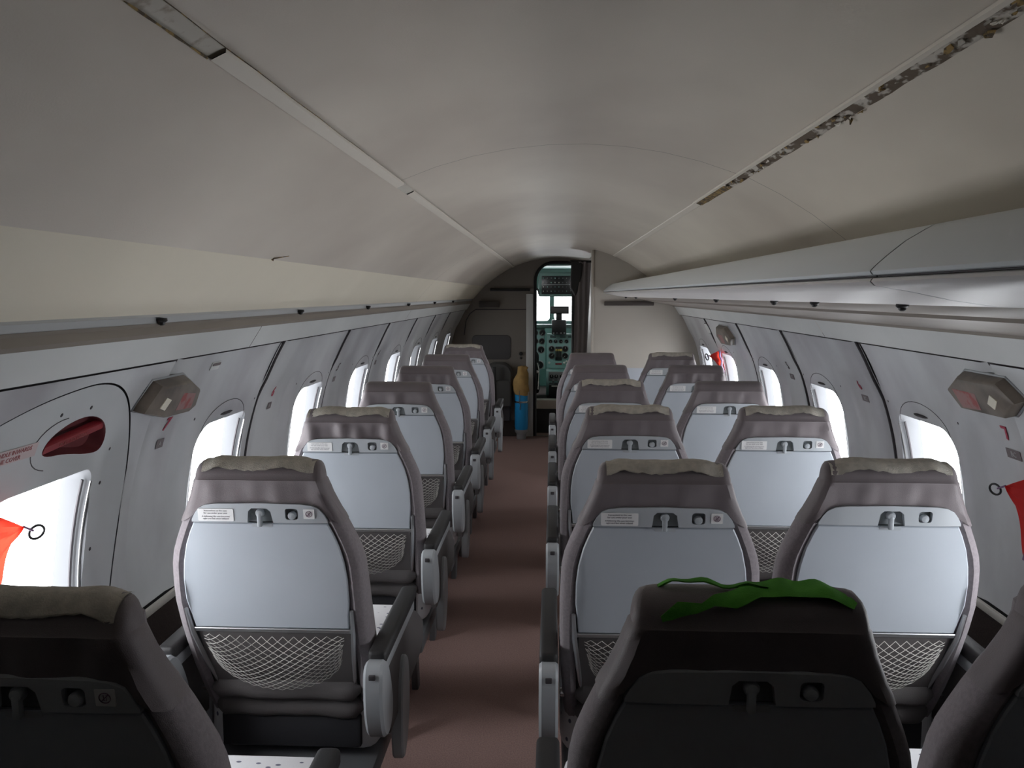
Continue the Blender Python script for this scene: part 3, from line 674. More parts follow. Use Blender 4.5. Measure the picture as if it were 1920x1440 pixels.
# fold-down attendant seat
o = empty('jump_seat', (-0.525, YB - 0.125, 0.0))
build('back_pad', prism(rrect(-0.16, 0.13, 0.36, 0.78, [0.12, 0.12, 0.03, 0.03], 6), -0.03, 0.07, 'y', 0.02), 'jump', o)
build('folded_seat', prism(rrect(-0.15, 0.12, 0.33, 0.60, 0.03, 4), -0.10, -0.035, 'y', 0.015), 'jump', o)
build('harness', box(-0.07, -0.035, -0.112, -0.098, 0.40, 0.74, 0.004), 'black', o)
build('wall_bracket', box(-0.12, 0.10, 0.05, 0.098, 0.17, 0.36, 0.01), 'legmetal', o)
tag(o, 'dark folded attendant seat on the left front bulkhead', 'jump seat')

# blue cylinder with tan canvas hood
o = empty('oxygen_cylinder', (-0.305, 8.34, 0.0))
build('body', lathe([(0.040, 0.085), (0.062, 0.10), (0.068, 0.13), (0.068, 0.46), (0.060, 0.49), (0.030, 0.51)], 24), 'blue', o)
build('base_ring', lathe([(0.045, 0.0), (0.05, 0.01), (0.048, 0.05), (0.066, 0.075), (0.069, 0.098), (0.06, 0.10)], 24), 'armgrey', o)
build('strap_clamp', lathe([(0.0695, 0.375), (0.072, 0.378), (0.072, 0.390), (0.0695, 0.393)], 24), 'chrome', o)
build('chain', tube([(-0.02, -0.072, 0.50), (-0.015, -0.074, 0.44), (-0.02, -0.075, 0.39), (-0.008, -0.073, 0.36), (-0.012, -0.072, 0.31)], 0.004, 6), 'chrome', o)
build('pressure_tube', tube([(0.062, -0.03, 0.52), (0.070, -0.03, 0.48), (0.070, -0.03, 0.40)], 0.006, 6), 'lightstrip', o)
rows = []
for z, rx, ry, ox in ((0.455, 0.074, 0.074, 0), (0.50, 0.080, 0.078, -0.004), (0.56, 0.082, 0.075, -0.006), (0.62, 0.072, 0.065, 0.0), (0.67, 0.058, 0.05, 0.008), (0.71, 0.045, 0.038, 0.006), (0.735, 0.05, 0.03, 0.016), (0.745, 0.02, 0.012, 0.02)):
    rows.append([Vector((ox + (rx + 0.007 * sin(3 * a + z * 30)) * cos(a), (ry + 0.006 * sin(4 * a + z * 22)) * sin(a), z + 0.006 * sin(2 * a))) for a in [2 * pi * q / 24 for q in range(24)]])
build('canvas_hood', loft(rows, cap1=True), 'tan', o)
tag(o, 'blue cylinder with tan canvas hood beside the cockpit doorway', 'cylinder')

# curtain tied back at the right side of the doorway
o = empty('curtain', (0.255, 7.2, 0.0))
rows = []
for i in range(15):
    z = 0.35 + (1.745 - 0.35) * i / 14; tt = i / 14
    row = []
    for j in range(41):
        s = j / 40; wv = 0.010 * sin(s * 17 + 0.8 * sin(z * 4)); sp = 0.105 + 0.03 * tt
        row.append(Vector((-0.055 + 0.04 * smooth01(0.5, 1.0, 1 - tt) * 0 + sp * s - 0.02 * (1 - tt), wv + 0.05 * s, z)))
    rows.append(row)
v, f = loft(rows, closed=False)
k = len(v)
build('cloth', (list(v) + [p + Vector((0, 0.003, 0)) for p in v], f + [tuple(i + k for i in q[::-1]) for q in f]), 'curtain', o)
build('curtain_rail', tube([(-0.10, 0.02, 1.752), (0.12, 0.05, 1.745)], 0.010, 8), 'black', o)
build('tie_roll', prism(rrect(-0.085, -0.045, 0.25, 1.50, 0.015, 3), 0.02, 0.06, 'y', 0.008), 'black', o)
build('top_bunch', prism([(-0.10, 1.52), (-0.055, 1.44), (-0.03, 1.50), (0.0, 1.62), (0.01, 1.72), (-0.03, 1.755), (-0.09, 1.745)], 0.0, 0.05, 'y', 0.012), 'black', o)
tag(o, 'dark grey curtain gathered at the right of the cockpit doorway', 'curtain')

# ------------------------------------------------------------------ cockpit
YC0, YC1 = YB + 0.05, 10.95
def ck(name, vf, m): 
    o = build(name, vf, m, smooth=False); tag(o, kind='structure'); return o
ck('wall_cockpit_left', box(-0.98, -0.94, YC0, YC1, 0.0, 1.84), 'tealdk')
ck('wall_cockpit_right', box(0.98, 1.02, YC0, YC1, 0.0, 1.84), 'tealdk')
ck('ceiling_cockpit', box(-0.98, 1.02, YC0, YC1 + 0.04, 1.80, 1.84), 'tealdk')
ck('floor_cockpit', box(-0.98, 1.02, YC0 + 0.22, YC1, 0.20, 0.26), 'dado')
wf = ck('wall_cockpit_front', sheet([(-0.98, 0.2), (1.02, 0.2), (1.02, 1.84), (-0.98, 1.84)], [rrect(-0.92, -0.03, 1.12, 1.52, 0.05, 4), rrect(0.03, 0.92, 1.12, 1.52, 0.05, 4)],
   lambda x, z: (x, YC1, z), 0.1, lambda x, z: (x, YC1 + 0.04, z)), 'tealdk')
for q, (a, b) in enumerate(((-0.92, -0.03), (0.03, 0.92))):
    wn += 1
    w = build('window_%d' % wn, sheet(rrect(a, b, 1.12, 1.52, 0.05, 4), [], lambda x, z: (x, YC1 + 0.02, z), 0.2), 'pane', smooth=False); tag(w, kind='structure')
    pl = bpy.data.lights.new('windscreen_portal', 'AREA'); pl.shape = 'RECTANGLE'; pl.size = 0.89; pl.size_y = 0.40; pl.cycles.is_portal = True
    po = bpy.data.objects.new('windscreen_portal', pl); COL.objects.link(po); po.location = ((a + b) / 2, YC1 + 0.06, 1.32); po.rotation_euler = (-pi / 2, 0, 0)
st = ck('step_cockpit', box(-0.60, 0.60, YB + 0.22, YB + 0.30, 0.0, 0.26), 'black')
build('step_nosing', box(-0.45, 0.45, YB + 0.19, YB + 0.34, 0.26, 0.355, 0.01), 'step', st)

o = empty('instrument_panel', (0.02, 10.2, 0.5)); b0 = o.location.copy()
def at(vf): return xf(vf, Matrix.Translation(-b0))
build('left_board', at(box(-0.85, -0.085, 10.205, 10.25, 0.55, 1.06, 0.008)), 'teal', o)
build('centre_board', at(box(-0.060, 0.42, 10.19, 10.25, 0.56, 0.985, 0.008)), 'teal', o)
build('right_board', at(box(0.44, 0.9, 10.205, 10.25, 0.55, 1.06, 0.008)), 'teal', o)
build('glareshield', at(box(-0.88, 0.90, 10.14, 10.36, 1.055, 1.10, 0.015)), 'tealdk', o)
def gauge(x, z, r, y=10.19, needle=None):
    g = build('gauge', at(lathe([(r * 1.15, 0.004), (r * 1.15, -0.008), (r * 0.95, -0.012), (r * 0.9, -0.004)], 16, 'y', (x, y, z))), 'gaugering', o)
    build('dial', at(lathe([(r * 0.95, 0.0), (r * 0.95, -0.006)], 16, 'y', (x, y, z))), 'dial', g)
    a = needle if needle is not None else random.uniform(0, 6.28)
    build('needle', at(tube([(x, y - 0.008, z), (x + r * 0.75 * cos(a), y - 0.008, z + r * 0.75 * sin(a))], 0.0035, 4)), 'knob', g)
for x in (-0.205, -0.115, -0.30): gauge(x, 0.998, 0.036, 10.205)
for x in (-0.20, -0.12): gauge(x, 0.895, 0.034, 10.205)
gauge(-0.13, 0.79, 0.042, 10.205); gauge(-0.23, 0.79, 0.036, 10.205); gauge(-0.15, 0.60, 0.050, 10.205); gauge(-0.25, 0.69, 0.036, 10.205)
for x in (-0.015, 0.048, 0.112, 0.18): gauge(x, 0.893, 0.022)
for x in (0.0, 0.165): gauge(x, 0.800, 0.036); gauge(x, 0.715, 0.036)
build('lever_quadrant', at(box(0.045, 0.125, 10.165, 10.19, 0.66, 0.83, 0.004)), 'dial', o)
for x in (0.055, 0.078, 0.10, 0.118):
    l = build('lever', at(tube([(x, 10.16, 0.70), (x, 10.13, 0.785)], 0.004, 6)), 'gaugering', o)
    build('lever_knob', at(box(x - 0.009, x + 0.009, 10.115, 10.14, 0.775, 0.805, 0.004)), 'yellow', l)
build('warning_bar', at(box(0.045, 0.125, 10.180, 10.19, 0.605, 0.625, 0.002)), 'reddark', o)
for x, z in ((0.155, 0.63), (0.185, 0.645), (0.19, 0.61), (-0.03, 0.63)): build('knob', at(lathe([(0.014, 0.0), (0.013, -0.02), (0.0, -0.022)], 10, 'y', (x, 10.19, z))), 'knob', o)
for x in (-0.02, 0.10, 0.20):
    for z in (0.945, 0.96): build('label_strip', at(box(x, x + 0.07, 10.184, 10.19, z - 0.004, z + 0.004)), 'dial', o, smooth=False)
tag(o, 'teal cockpit instrument panel with round gauges beyond the doorway', 'instrument panel')

o = empty('centre_display', (0.085, 10.03, 1.10)); b0 = o.location.copy() + Vector((0, 0.09, 0))
build('case', at(box(0.0, 0.172, 10.05, 10.2295, 0.985, 1.16, 0.006)), 'black', o)
build('bracket', at(box(0.05, 0.12, 10.08, 10.16, 1.16, 1.24, 0.004)), 'black', o)
build('upper_unit', at(box(-0.02, 0.205, 10.04, 10.16, 1.235, 1.325, 0.006)), 'black', o)
build('screen', at(box(0.0, 0.185, 10.034, 10.042, 1.25, 1.31)), 'smoked', o, smooth=False)
for x in (0.02, 0.06, 0.11, 0.15): build('knob', at(lathe([(0.010, 0.0), (0.009, -0.014), (0.0, -0.015)], 10, 'y', (x, 10.05, 1.005))), 'gaugering', o)
tag(o, 'black display units above the cockpit instrument panel', 'display')

o = empty('centre_pedestal', (0.08, 9.9, 0.26)); b0 = o.location.copy()
build('housing', at(box(-0.065, 0.27, 9.85, 10.19, 0.26, 0.56, 0.01)), 'teal', o)
build('radio_panel', at(box(-0.035, 0.25, 9.835, 9.852, 0.44, 0.55, 0.004)), 'gaugering', o)
for x in (0.0, 0.055, 0.12, 0.18):
    d = build('radio_dial', at(lathe([(0.024, 0.0), (0.024, -0.008), (0.0, -0.009)], 14, 'y', (x, 9.835, 0.495))), 'dial', o)
    build('pointer', at(box(x - 0.003, x + 0.003, 9.822, 9.828, 0.49, 0.515)), 'knob', d, smooth=False)
build('throttle_block', at(box(-0.03, 0.20, 9.62, 9.84, 0.26, 0.42, 0.012)), 'black', o)
for x in (0.02, 0.08): build('throttle', at(tube([(x, 9.68, 0.40), (x, 9.64, 0.47)], [0.008, 0.012], 8)), 'gaugering', o)
build('white_tab', at(box(0.0, 0.07, 9.612, 9.62, 0.395, 0.41)), 'knob', o, smooth=False)
tag(o, 'teal cockpit centre pedestal with radio dials and black throttle block', 'pedestal')

o = empty('overhead_switch_panel', (0.06, 9.9, 1.62)); b0 = o.location.copy()
build('panel', at(box(-0.16, 0.36, 9.75, 10.05, 1.44, 1.72, 0.02)), 'tealdk', o)
build('switch_board', at(box(-0.12, 0.30, 9.738, 9.752, 1.47, 1.68, 0.004)), 'dial', o)
for r in range(4):
    for c in range(9):
        build('switch', at(tube([(-0.10 + c * 0.045, 9.738, 1.50 + r * 0.05), (-0.10 + c * 0.045, 9.722, 1.508 + r * 0.05)], [0.006, 0.004], 6)), random.choice(['knob', 'gaugering', 'teal', 'gaugering']), o)
build('divider_bar', at(box(-0.13, 0.31, 9.73, 9.74, 1.575, 1.583)), 'gaugering', o, smooth=False)
tag(o, 'dark overhead switch panel at the top of the cockpit doorway', 'switch panel')

o = empty('pilot_seat', (-0.30, 9.35, 0.26)); b0 = o.location.copy()
build('seat_back', at(prism(rrect(-0.50, -0.145, 0.40, 0.85, [0.08, 0.10, 0.03, 0.03], 5), 9.30, 9.42, 'y', 0.02)), 'black', o)
build('seat_base', at(box(-0.50, -0.14, 9.38, 9.80, 0.34, 0.46, 0.03)), 'black', o)
build('seat_post', at(box(-0.40, -0.22, 9.42, 9.60, 0.26, 0.35, 0.01)), 'legmetal', o)
build('buckle', at(lathe([(0.02, 0.0), (0.018, -0.012), (0.0, -0.014)], 10, 'y', (-0.165, 9.30, 0.60))), 'chrome', o)
build('recline_rod', at(tube([(-0.150, 9.29, 0.40), (-0.140, 9.29, 0.62), (-0.16, 9.29, 0.70)], 0.008, 6)), 'chrome', o)
build('headset', at(tube([(-0.20 + 0.05 * cos(a), 9.6, 1.47 + 0.07 * sin(a)) for a in [pi * q / 10 for q in range(11)]], 0.012, 6)), 'black', o)
tag(o, 'black pilot seat edge with chrome fittings left in the cockpit', 'seat')

# ------------------------------------------------------------------ rear end: unseen dark wall added to block light from behind
rear = build('wall_rear', box(-1.3, 1.4, Y0 - 0.05, Y0, -0.1, 2.0), 'rear', smooth=False); tag(rear, kind='structure')

# ------------------------------------------------------------------ airline seat
TILT = 0.14
def interp(tab, z):
    for (a, va), (b, vb) in zip(tab, tab[1:]):
        if z <= b:
            t = (z - a) / (b - a); t = t * t * (3 - 2 * t) * 0.35 + t * 0.65; return va + (vb - va) * max(0, t)
    return tab[-1][1]
WT = [(0.42, 0.188), (0.50, 0.200), (0.62, 0.206), (0.76, 0.2085), (0.86, 0.206), (0.90, 0.199), (0.94, 0.186), (0.98, 0.168), (1.01, 0.154), (1.04, 0.143), (1.07, 0.134), (1.085, 0.1275), (1.10, 0.112)]
TTK = [(0.42, 0.10), (0.60, 0.115), (0.80, 0.105), (0.95, 0.085), (1.05, 0.072), (1.10, 0.066)]
def yb(z): return (1.10 - z) * TILT + max(0.0, 0.80 - z) ** 1.3 * 0.42
def section(hw, t, ins, y0, z, e=0.0, fold=None):
    half = [(0, ins), (0.25, ins), (0.5, ins), (0.75, ins), (1.0, ins)]
    pts = [(f_ * (hw - 0.036), i_) for f_, i_ in half]
    pts += [(hw - 0.031, ins * 0.35 - 0.001), (hw - 0.020, -0.004), (hw - 0.008, 0.001), (hw, 0.013), (hw + 0.001, t * 0.5), (hw - 0.004, t - 0.02), (hw - 0.02, t - 0.005), (hw - 0.06, t), (0, t)]
    full = pts + [(-x, y) for x, y in pts[-2:0:-1]]
    out = []
    for x, y in full:
        dx = 0; dy = 0
        sx = (hw + e) / hw if hw > 0 else 1
        yy = t / 2 + (y - t / 2) * (t + 2 * e) / t
        if fold and y < t * 0.3: yy -= fold(x, z)
        out.append(Vector((x * sx, y0 + yy, z)))
    return out
def backrest_vf():
    rings = []
    zs = [0.42, 0.44, 0.48, 0.54, 0.60, 0.66, 0.72, 0.78, 0.83, 0.87, 0.90, 0.93, 0.96, 0.985, 1.005, 1.02, 1.035, 1.05, 1.065, 1.078]
    for z in zs:
        ins = 0.013 * (1 - smooth01(1.00, 1.035, z)) * smooth01(0.42, 0.5, z)
        rings.append(section(interp(WT, z), interp(TTK, z), ins, yb(z) + 0.012 * smooth01(1.06, 1.08, z), z))
    for z, e in ((1.084, -0.010), (1.090, -0.020), (1.094, -0.028)):
        rings.append(section(interp(WT, z), interp(TTK, z), 0.0, yb(z) + 0.012, z, e))
    return loft(rings, cap0=True, cap1=True)
def cover_vf(seed, amp=0.0025):
    rnd = random.Random(seed); ph = [rnd.uniform(0, 6.28) for _ in range(4)]; fr = [rnd.uniform(40, 60), rnd.uniform(70, 100), rnd.uniform(110, 150)]
    def fold(x, z):
        g = 1 - smooth01(1.05, 1.075, z)
        return amp * g * (sin(x * fr[0] + ph[0] + (z - 1) * 20) + 0.7 * sin(x * fr[1] + ph[1] - (z - 1) * 30) + 0.5 * sin(x * fr[2] + ph[2]))
    rings = []
    def zlow(x):
        x = abs(x)
        return interp([(0.0, 1.0185), (0.09, 1.0170), (0.112, 1.0140), (0.126, 1.007), (0.137, 0.995), (0.146, 0.982), (0.17, 0.972), (0.3, 0.965)], x)
    def sec2(t_, e):
        # outline that hugs the bezel below; many points across the rear face so that the folds read
        pts = []; n = 34
        def pt(fx, mode):
            z = 1.05
            for _ in range(4):
                hw = interp(WT, z) + e
                x = fx * (hw - 0.014) if mode == 'rear' else fx * hw
                z = zlow(x) + (1.070 - zlow(x)) * t_
            hw = interp(WT, z) + e; tk = interp(TTK, z)
            return x, z, hw, tk
        for i in range(n + 1):
            x, z, hw, tk = pt(-1 + 2 * i / n, 'rear')
            pts.append(Vector((x, yb(z) - e - 0.004 - fold(x, z), z)))
        x, z, hw, tk = pt(1, 'side')
        side = [(hw - 0.006, -0.001), (hw - 0.001, 0.006), (hw, 0.02), (hw, tk - 0.03), (hw - 0.02, tk - 0.002)]
        for px, py in side: pts.append(Vector((px, yb(z) + py, z)))
        pts.append(Vector((0, yb(z) + tk + e, z)))
        for px, py in side[::-1]: pts.append(Vector((-px, yb(z) + py, z)))
        return pts
    rings = [sec2(t_, 0.0025) for t_ in (0.0, 0.12, 0.25, 0.38, 0.5, 0.62, 0.75, 0.88, 0.97)] + [sec2(1.0, 0.0005)]
    base = rings[-1]; c = sum(base, Vector()) / len(base)
    yf_ = max(p.y for p in base) - 0.012
    for kx, ky, z in ((0.992, 0.94, 1.080), (0.978, 0.84, 1.090), (0.955, 0.68, 1.098), (0.92, 0.46, 1.1035), (0.86, 0.22, 1.106)):
        rings.append([Vector((p.x * kx, yf_ - 0.016 + (p.y - yf_ + 0.016) * ky, z)) for p in base])
    return loft(rings, cap1=True)
def velcro_vf(seed):
    rnd = random.Random(seed); n = 26; rows = []
    a0, a1 = -0.118 + rnd.uniform(-0.01, 0.015), 0.118 + rnd.uniform(-0.015, 0.01)
    ph = rnd.uniform(0, 6)
    for i in range(n + 1):
        t = i / n; x = a0 + (a1 - a0) * t
        lift = 0.002 + 0.003 * max(0, sin(x * 40 + ph)) + rnd.uniform(0, 0.0008) + (0.004 if i in (0, n) else 0)
        e0 = 0.004 + 0.004 * sin(x * 30 + ph) + rnd.uniform(-0.002, 0.002)
        drop = 0.010 * smooth01(0.085, 0.125, abs(x))
        row = []
        rag = rnd.uniform(-0.002, 0.002) + 0.003 * sin(x * 55 + ph)
        for y, dz in ((0.004, -0.0150 + rag), (0.009, -0.0080), (0.017, -0.0010), (0.026, 0.0030), (0.036, 0.0040), (0.050, 0.003), (0.058, 0.0)):
            row.append(Vector((x, y, 1.1055 + dz + lift * 0.8 - drop)))
        rows.append(row)
    v, f = loft(rows, closed=False); k = len(v)
    return list(v) + [p - Vector((0, 0, 0.002)) for p in v], f + [tuple(i + k for i in q[::-1]) for q in f]
def on_back(poly, d0, d1, bev=0.0):
    """polygon in (x, z) laid on the tilted back, from depth d0 (front) to d1 (towards the rear, negative y)"""
    v, f = prism(poly, d0, d1, 'y', bev)
    return [Vector((p.x, p.y + yb(p.z), p.z)) for p in v], f
ME = {}
def shared(key, fn, m, smooth=True):
    if key not in ME:
        v, f = fn(); me = bpy.data.meshes.new(key); me.from_pydata([(p[0] * 1.035, p[1], p[2]) for p in v], [], f); me.update()
        bm = bmesh.new(); bm.from_mesh(me); bmesh.ops.recalc_face_normals(bm, faces=bm.faces); bm.to_mesh(me); bm.free()
        me.materials.append(MT[m])
        if smooth:
            me.polygons.foreach_set('use_smooth', [True] * len(me.polygons))
            try: me.set_sharp_from_angle(angle=radians(40))
            except Exception: pass
        ME[key] = me
    return ME[key]
def part(name, key, fn, m, parent, smooth=True):
    me = shared(key, fn, m, smooth)
    o = bpy.data.objects.new(name, me); COL.objects.link(o); o.parent = parent
    return o
TRAY = [(0.142, 0.9715), (0.152, 0.95), (0.163, 0.92), (0.172, 0.88), (0.1765, 0.84), (0.1765, 0.79), (0.172, 0.75), (0.169, 0.715)]
tray_poly = [(x, z) for x, z in TRAY] + [(-x, z) for x, z in TRAY[::-1]]
gap_poly = [(x * 1.035 + 0.002, z) for x, z in [(0.142, 0.985)] + TRAY + [(0.172, 0.56), (0.168, 0.50)]]
gap_poly = gap_poly + [(-x, z) for x, z in gap_poly[::-1]]
bez = [(0.143, 0.9745), (0.1425, 0.980), (0.136, 0.993), (0.126, 1.006), (0.112, 1.0135), (0.09, 1.0165), (0.0, 1.0185)]
bez_poly = bez + [(-x, z) for x, z in bez[-2::-1]]
def bezel_vf():
    L1, L2 = [(-0.024, 0.9735), (0.030, 0.9735), (0.026, 1.000), (0.018, 1.007), (-0.014, 1.007), (-0.021, 1.000)], rrect(0.056, 0.083, 0.982, 1.007, 0.006, 3)
    # the latch notch is open at the lower edge: cut it out of the outline
    out = [p for p in bez_poly]
    low = [(-0.143, 0.9745), (-0.024, 0.9745), (-0.021, 1.000), (-0.014, 1.007), (0.018, 1.007), (0.026, 1.000), (0.030, 0.9745)]
    outl = [p for p in bez] + [(-x, z) for x, z in bez[-2:0:-1]] + low
    return sheet(outl, [L2], lambda x, z: (x, yb(z) - 0.009 - 0.003 * (1 - smooth01(0.10, 0.143, abs(x)) * 0.8), z), 0.02, lambda x, z: (x, yb(z) + 0.006, z))
def net_vf():
    def S(u, v):
        x = 0.158 * u * (1 - 0.08 * v); e = 1 - u * u
        z = 0.700 - 0.02 * (1 - abs(u)) * 0 - 0.155 * v * (0.35 + 0.65 * sqrt(max(0, e))) - 0.004
        y = yb(z) - 0.002 - 0.036 * sin(pi * min(1, v * 0.62 + 0.12)) * (0.25 + 0.75 * e)
        return Vector((x, y, z))
    parts = []; n = 10
    for s in (-1, 1):
        for k in range(-15, 16):
            pts = []
            for q in range(0, 25):
                v = q / 24; u = k * 0.15 + s * (v - 0.5) * 1.5
                if -1 <= u <= 1: pts.append(S(u, v ** 0.85))
            if len(pts) > 1: parts.append(tube(pts, 0.00075, 3, cap=False))
    return join(*parts)
def roll(z0, r, dy):
    def fn():
        rows = []
        n = 20
        for i in range(n + 1):
            x = -0.172 + 0.344 * i / n; rr = r * (1 + 0.05 * sin(x * 60) + 0.04 * sin(x * 23 + z0 * 50)); e = min(1, (0.172 - abs(x)) / 0.02 + 0.35)
            rows.append([Vector((x, yb(z0) + dy + rr * 0.8 * e * cos(a), z0 + rr * e * sin(a) + 0.002 * sin(x * 40))) for a in [2 * pi * q / 12 for q in range(12)]])
        return loft(rows, cap0=True, cap1=True)
    return fn
def cushion_vf():
    v, f = box(-0.205, 0.205, 0.19, 0.66, 0.345, 0.490, 0.045, 4)
    v = [Vector((p.x, p.y, p.z + (0.065 * (p.y - 0.13) / 0.53 if p.z > 0.4 else 0))) for p in v]
    return [Vector((p.x, p.y, p.z + 0.015 * (1 - (p.x / 0.205) ** 2) * (1 if p.z > 0.4 else 0))) for p in v], f
def armcap_vf():
    poly = [(0.004, 0.655), (0.045, 0.660), (0.075, 0.640), (0.105, 0.590), (0.125, 0.535), (0.120, 0.495), (0.095, 0.472), (0.060, 0.468), (0.030, 0.482), (0.010, 0.515), (-0.002, 0.560), (-0.004, 0.615)]
    return prism(chaikin(poly, 2), -0.0205, 0.0205, 'x', 0.006)
def shroud_vf():
    poly = [(0.16, 0.500), (0.20, 0.495), (0.225, 0.46), (0.235, 0.38), (0.215, 0.30), (0.17, 0.245), (0.13, 0.24), (0.12, 0.30), (0.125, 0.42)]
    return prism(chaikin(poly, 2), -0.014, 0.014, 'x', 0.004)
def pictogram_vf():
    ring = tube([(0.106 + 0.0065 * cos(a), 0, 0.9955 + 0.0065 * sin(a)) for a in [2 * pi * q / 18 for q in range(18)]], 0.0006, 4, closed=True)
    slash = tube([(0.1015, 0, 0.991), (0.1105, 0, 1.000)], 0.0006, 4)
    cup = tube([(0.1045, 0, 0.9995), (0.105, 0, 0.992), (0.1075, 0, 0.992), (0.108, 0, 0.9995)], 0.0005, 4)
    v, f = join(ring, slash, cup)
    return [Vector((p.x, p.y + yb(p.z) - 0.0132, p.z)) for p in v], f
def placard_text_vf():
    L = ['Instructions at the seat', 'for use under your seat', 'A following life vest becomes', 'tight and fast when inflated']
    parts = []
    for s, z, sz in zip(L, (0.9995, 0.9940, 0.9865, 0.9815), (0.0052, 0.0052, 0.0050, 0.0050)):
        v, f = text_vf(s, sz, 0.0001)
        parts.append(([Vector((-0.0895 + p.x, yb(z + p.y) - 0.01345 - p.z, z + p.y)) for p in v], f))
    return join(*parts)

def make_seat(loc, arms, cover_seed, strip=True, placard=True, picto=True, dz=0.0):
    root = empty('airline_seat', loc); root.scale = (1, 1, 1)
    part('backrest', 'backrest', backrest_vf, 'fabric', root)
    hc = part('headrest_cover', 'headrest_cover_%d' % cover_seed, lambda: cover_vf(cover_seed, (0.0013, 0.0040, 0.0026, 0.0020)[cover_seed % 4]), 'cover', root)
    if strip: part('velcro_strip', 'velcro_strip_%d' % (cover_seed * 3 % 5), lambda: velcro_vf(cover_seed * 3 % 5 + 11), 'velcro', hc)
    part('back_shell', 'back_shell', lambda: on_back(gap_poly, 0.016, 0.0035), 'black', root, False)
    bz = part('back_bezel', 'back_bezel', bezel_vf, 'bezel', root)
    part('latch_recess', 'latch_recess', lambda: on_back([(-0.025, 0.9745), (-0.022, 1.000), (-0.014, 1.008), (0.019, 1.008), (0.027, 1.000), (0.031, 0.9745)], 0.006, -0.0005), 'recess', bz, False)
    def latch():
        a = lathe([(0.009, 0.0), (0.0095, -0.006), (0.007, -0.011), (0.0, -0.012)], 16, 'y', (0.002, yb(0.995) - 0.002, 0.995))
        b = box(-0.003, 0.007, yb(0.98) - 0.0165, yb(0.98) - 0.006, 0.9655, 0.996, 0.003)
        return join(a, b)
    part('latch', 'latch', latch, 'latch', bz)
    part('hook_recess', 'hook_recess', lambda: on_back(rrect(0.055, 0.084, 0.981, 1.008, 0.006, 3), 0.004, -0.001), 'recess', bz, False)
    part('coat_hook', 'coat_hook', lambda: lathe([(0.0085, 0.002), (0.009, -0.009), (0.007, -0.0125), (0.0, -0.0135)], 16, 'y', (0.0695, yb(0.99), 0.990)), 'latch', bz)
    if placard:
        part('placard', 'placard', lambda: on_back(rrect(-0.127, -0.052, 0.9775, 1.0055, 0.002, 2), -0.010, -0.0132), 'white', bz, False)
        part('placard_text', 'placard_text', placard_text_vf, 'ink', bz, False)
    if picto:
        part('pictogram_plate', 'pictogram_plate', lambda: on_back(rrect(0.0945, 0.1175, 0.9845, 1.0065, 0.001, 2), -0.008, -0.0128), 'white', bz, False)
        part('pictogram', 'pictogram', pictogram_vf, 'noink', bz, False)
    tr = part('tray_table', 'tray_table', lambda: on_back(tray_poly, 0.008, -0.0055, 0.0025), 'tray', root)
    part('tray_rail', 'tray_rail', lambda: on_back([(0.172, 0.7145), (0.172, 0.7035), (-0.172, 0.7035), (-0.172, 0.7145)], 0.006, -0.0085, 0.002), 'alu', tr)
    part('catch_mark', 'catch_mark', lambda: on_back(rrect(-0.018, 0.026, 0.9625, 0.9712, 0.003, 3), -0.004, -0.0062), 'bezel', tr, False)
    for s in (-1, 1):
        part('tray_arm', 'tray_arm_%d' % s, lambda s=s: tube([(s * 0.180, yb(0.765) - 0.006, 0.765), (s * 0.177, yb(0.70) - 0.007, 0.70), (s * 0.168, yb(0.62) - 0.002, 0.62), (s * 0.158, yb(0.54) + 0.006, 0.54)], [0.004, 0.0055, 0.0055, 0.004], 8), 'alu', root)
    part('lower_back', 'lower_back', lambda: on_back([(0.168, 0.706), (0.164, 0.53), (-0.164, 0.53), (-0.168, 0.706)], 0.01, 0.0), 'lowfab', root, False)
    part('net_pocket', 'net_pocket', net_vf, 'net', root)
    part('back_roll', 'back_roll_a', roll(0.530, 0.027, 0.000), 'lowfab', root)
    part('back_roll', 'back_roll_b', roll(0.476, 0.027, -0.004), 'lowfab', root)
    part('skirt', 'skirt', lambda: box(-0.165, 0.165, 0.175, 0.195, 0.37, 0.455, 0.008), 'dark', root)
    part('seat_cushion', 'seat_cushion', cushion_vf, 'cushion', root)
    part('seat_pan', 'seat_pan', lambda: box(-0.20, 0.20, 0.09, 0.50, 0.285, 0.34, 0.012), 'legmetal', root)
    for s in (-1, 1):
        part('leg', 'leg_rear_%d' % s, lambda s=s: prism([(0.15, 0.30), (0.21, 0.30), (0.10, 0.0), (0.05, 0.0)], s * 0.12 - 0.012, s * 0.12 + 0.012, 'x', 0.003), 'legmetal', root)
        part('leg', 'leg_front_%d' % s, lambda s=s: prism([(0.36, 0.30), (0.42, 0.30), (0.46, 0.0), (0.42, 0.0)], s * 0.12 - 0.012, s * 0.12 + 0.012, 'x', 0.003), 'legmetal', root)
        part('hinge_bolt', 'hinge_bolt_%d' % s, lambda s=s: lathe([(0.0, s * 0.186), (0.011, s * 0.186), (0.011, s * 0.205), (0.0, s * 0.207)], 12, 'x', (0, yb(0.52) + 0.02, 0.52)), 'chrome', root)
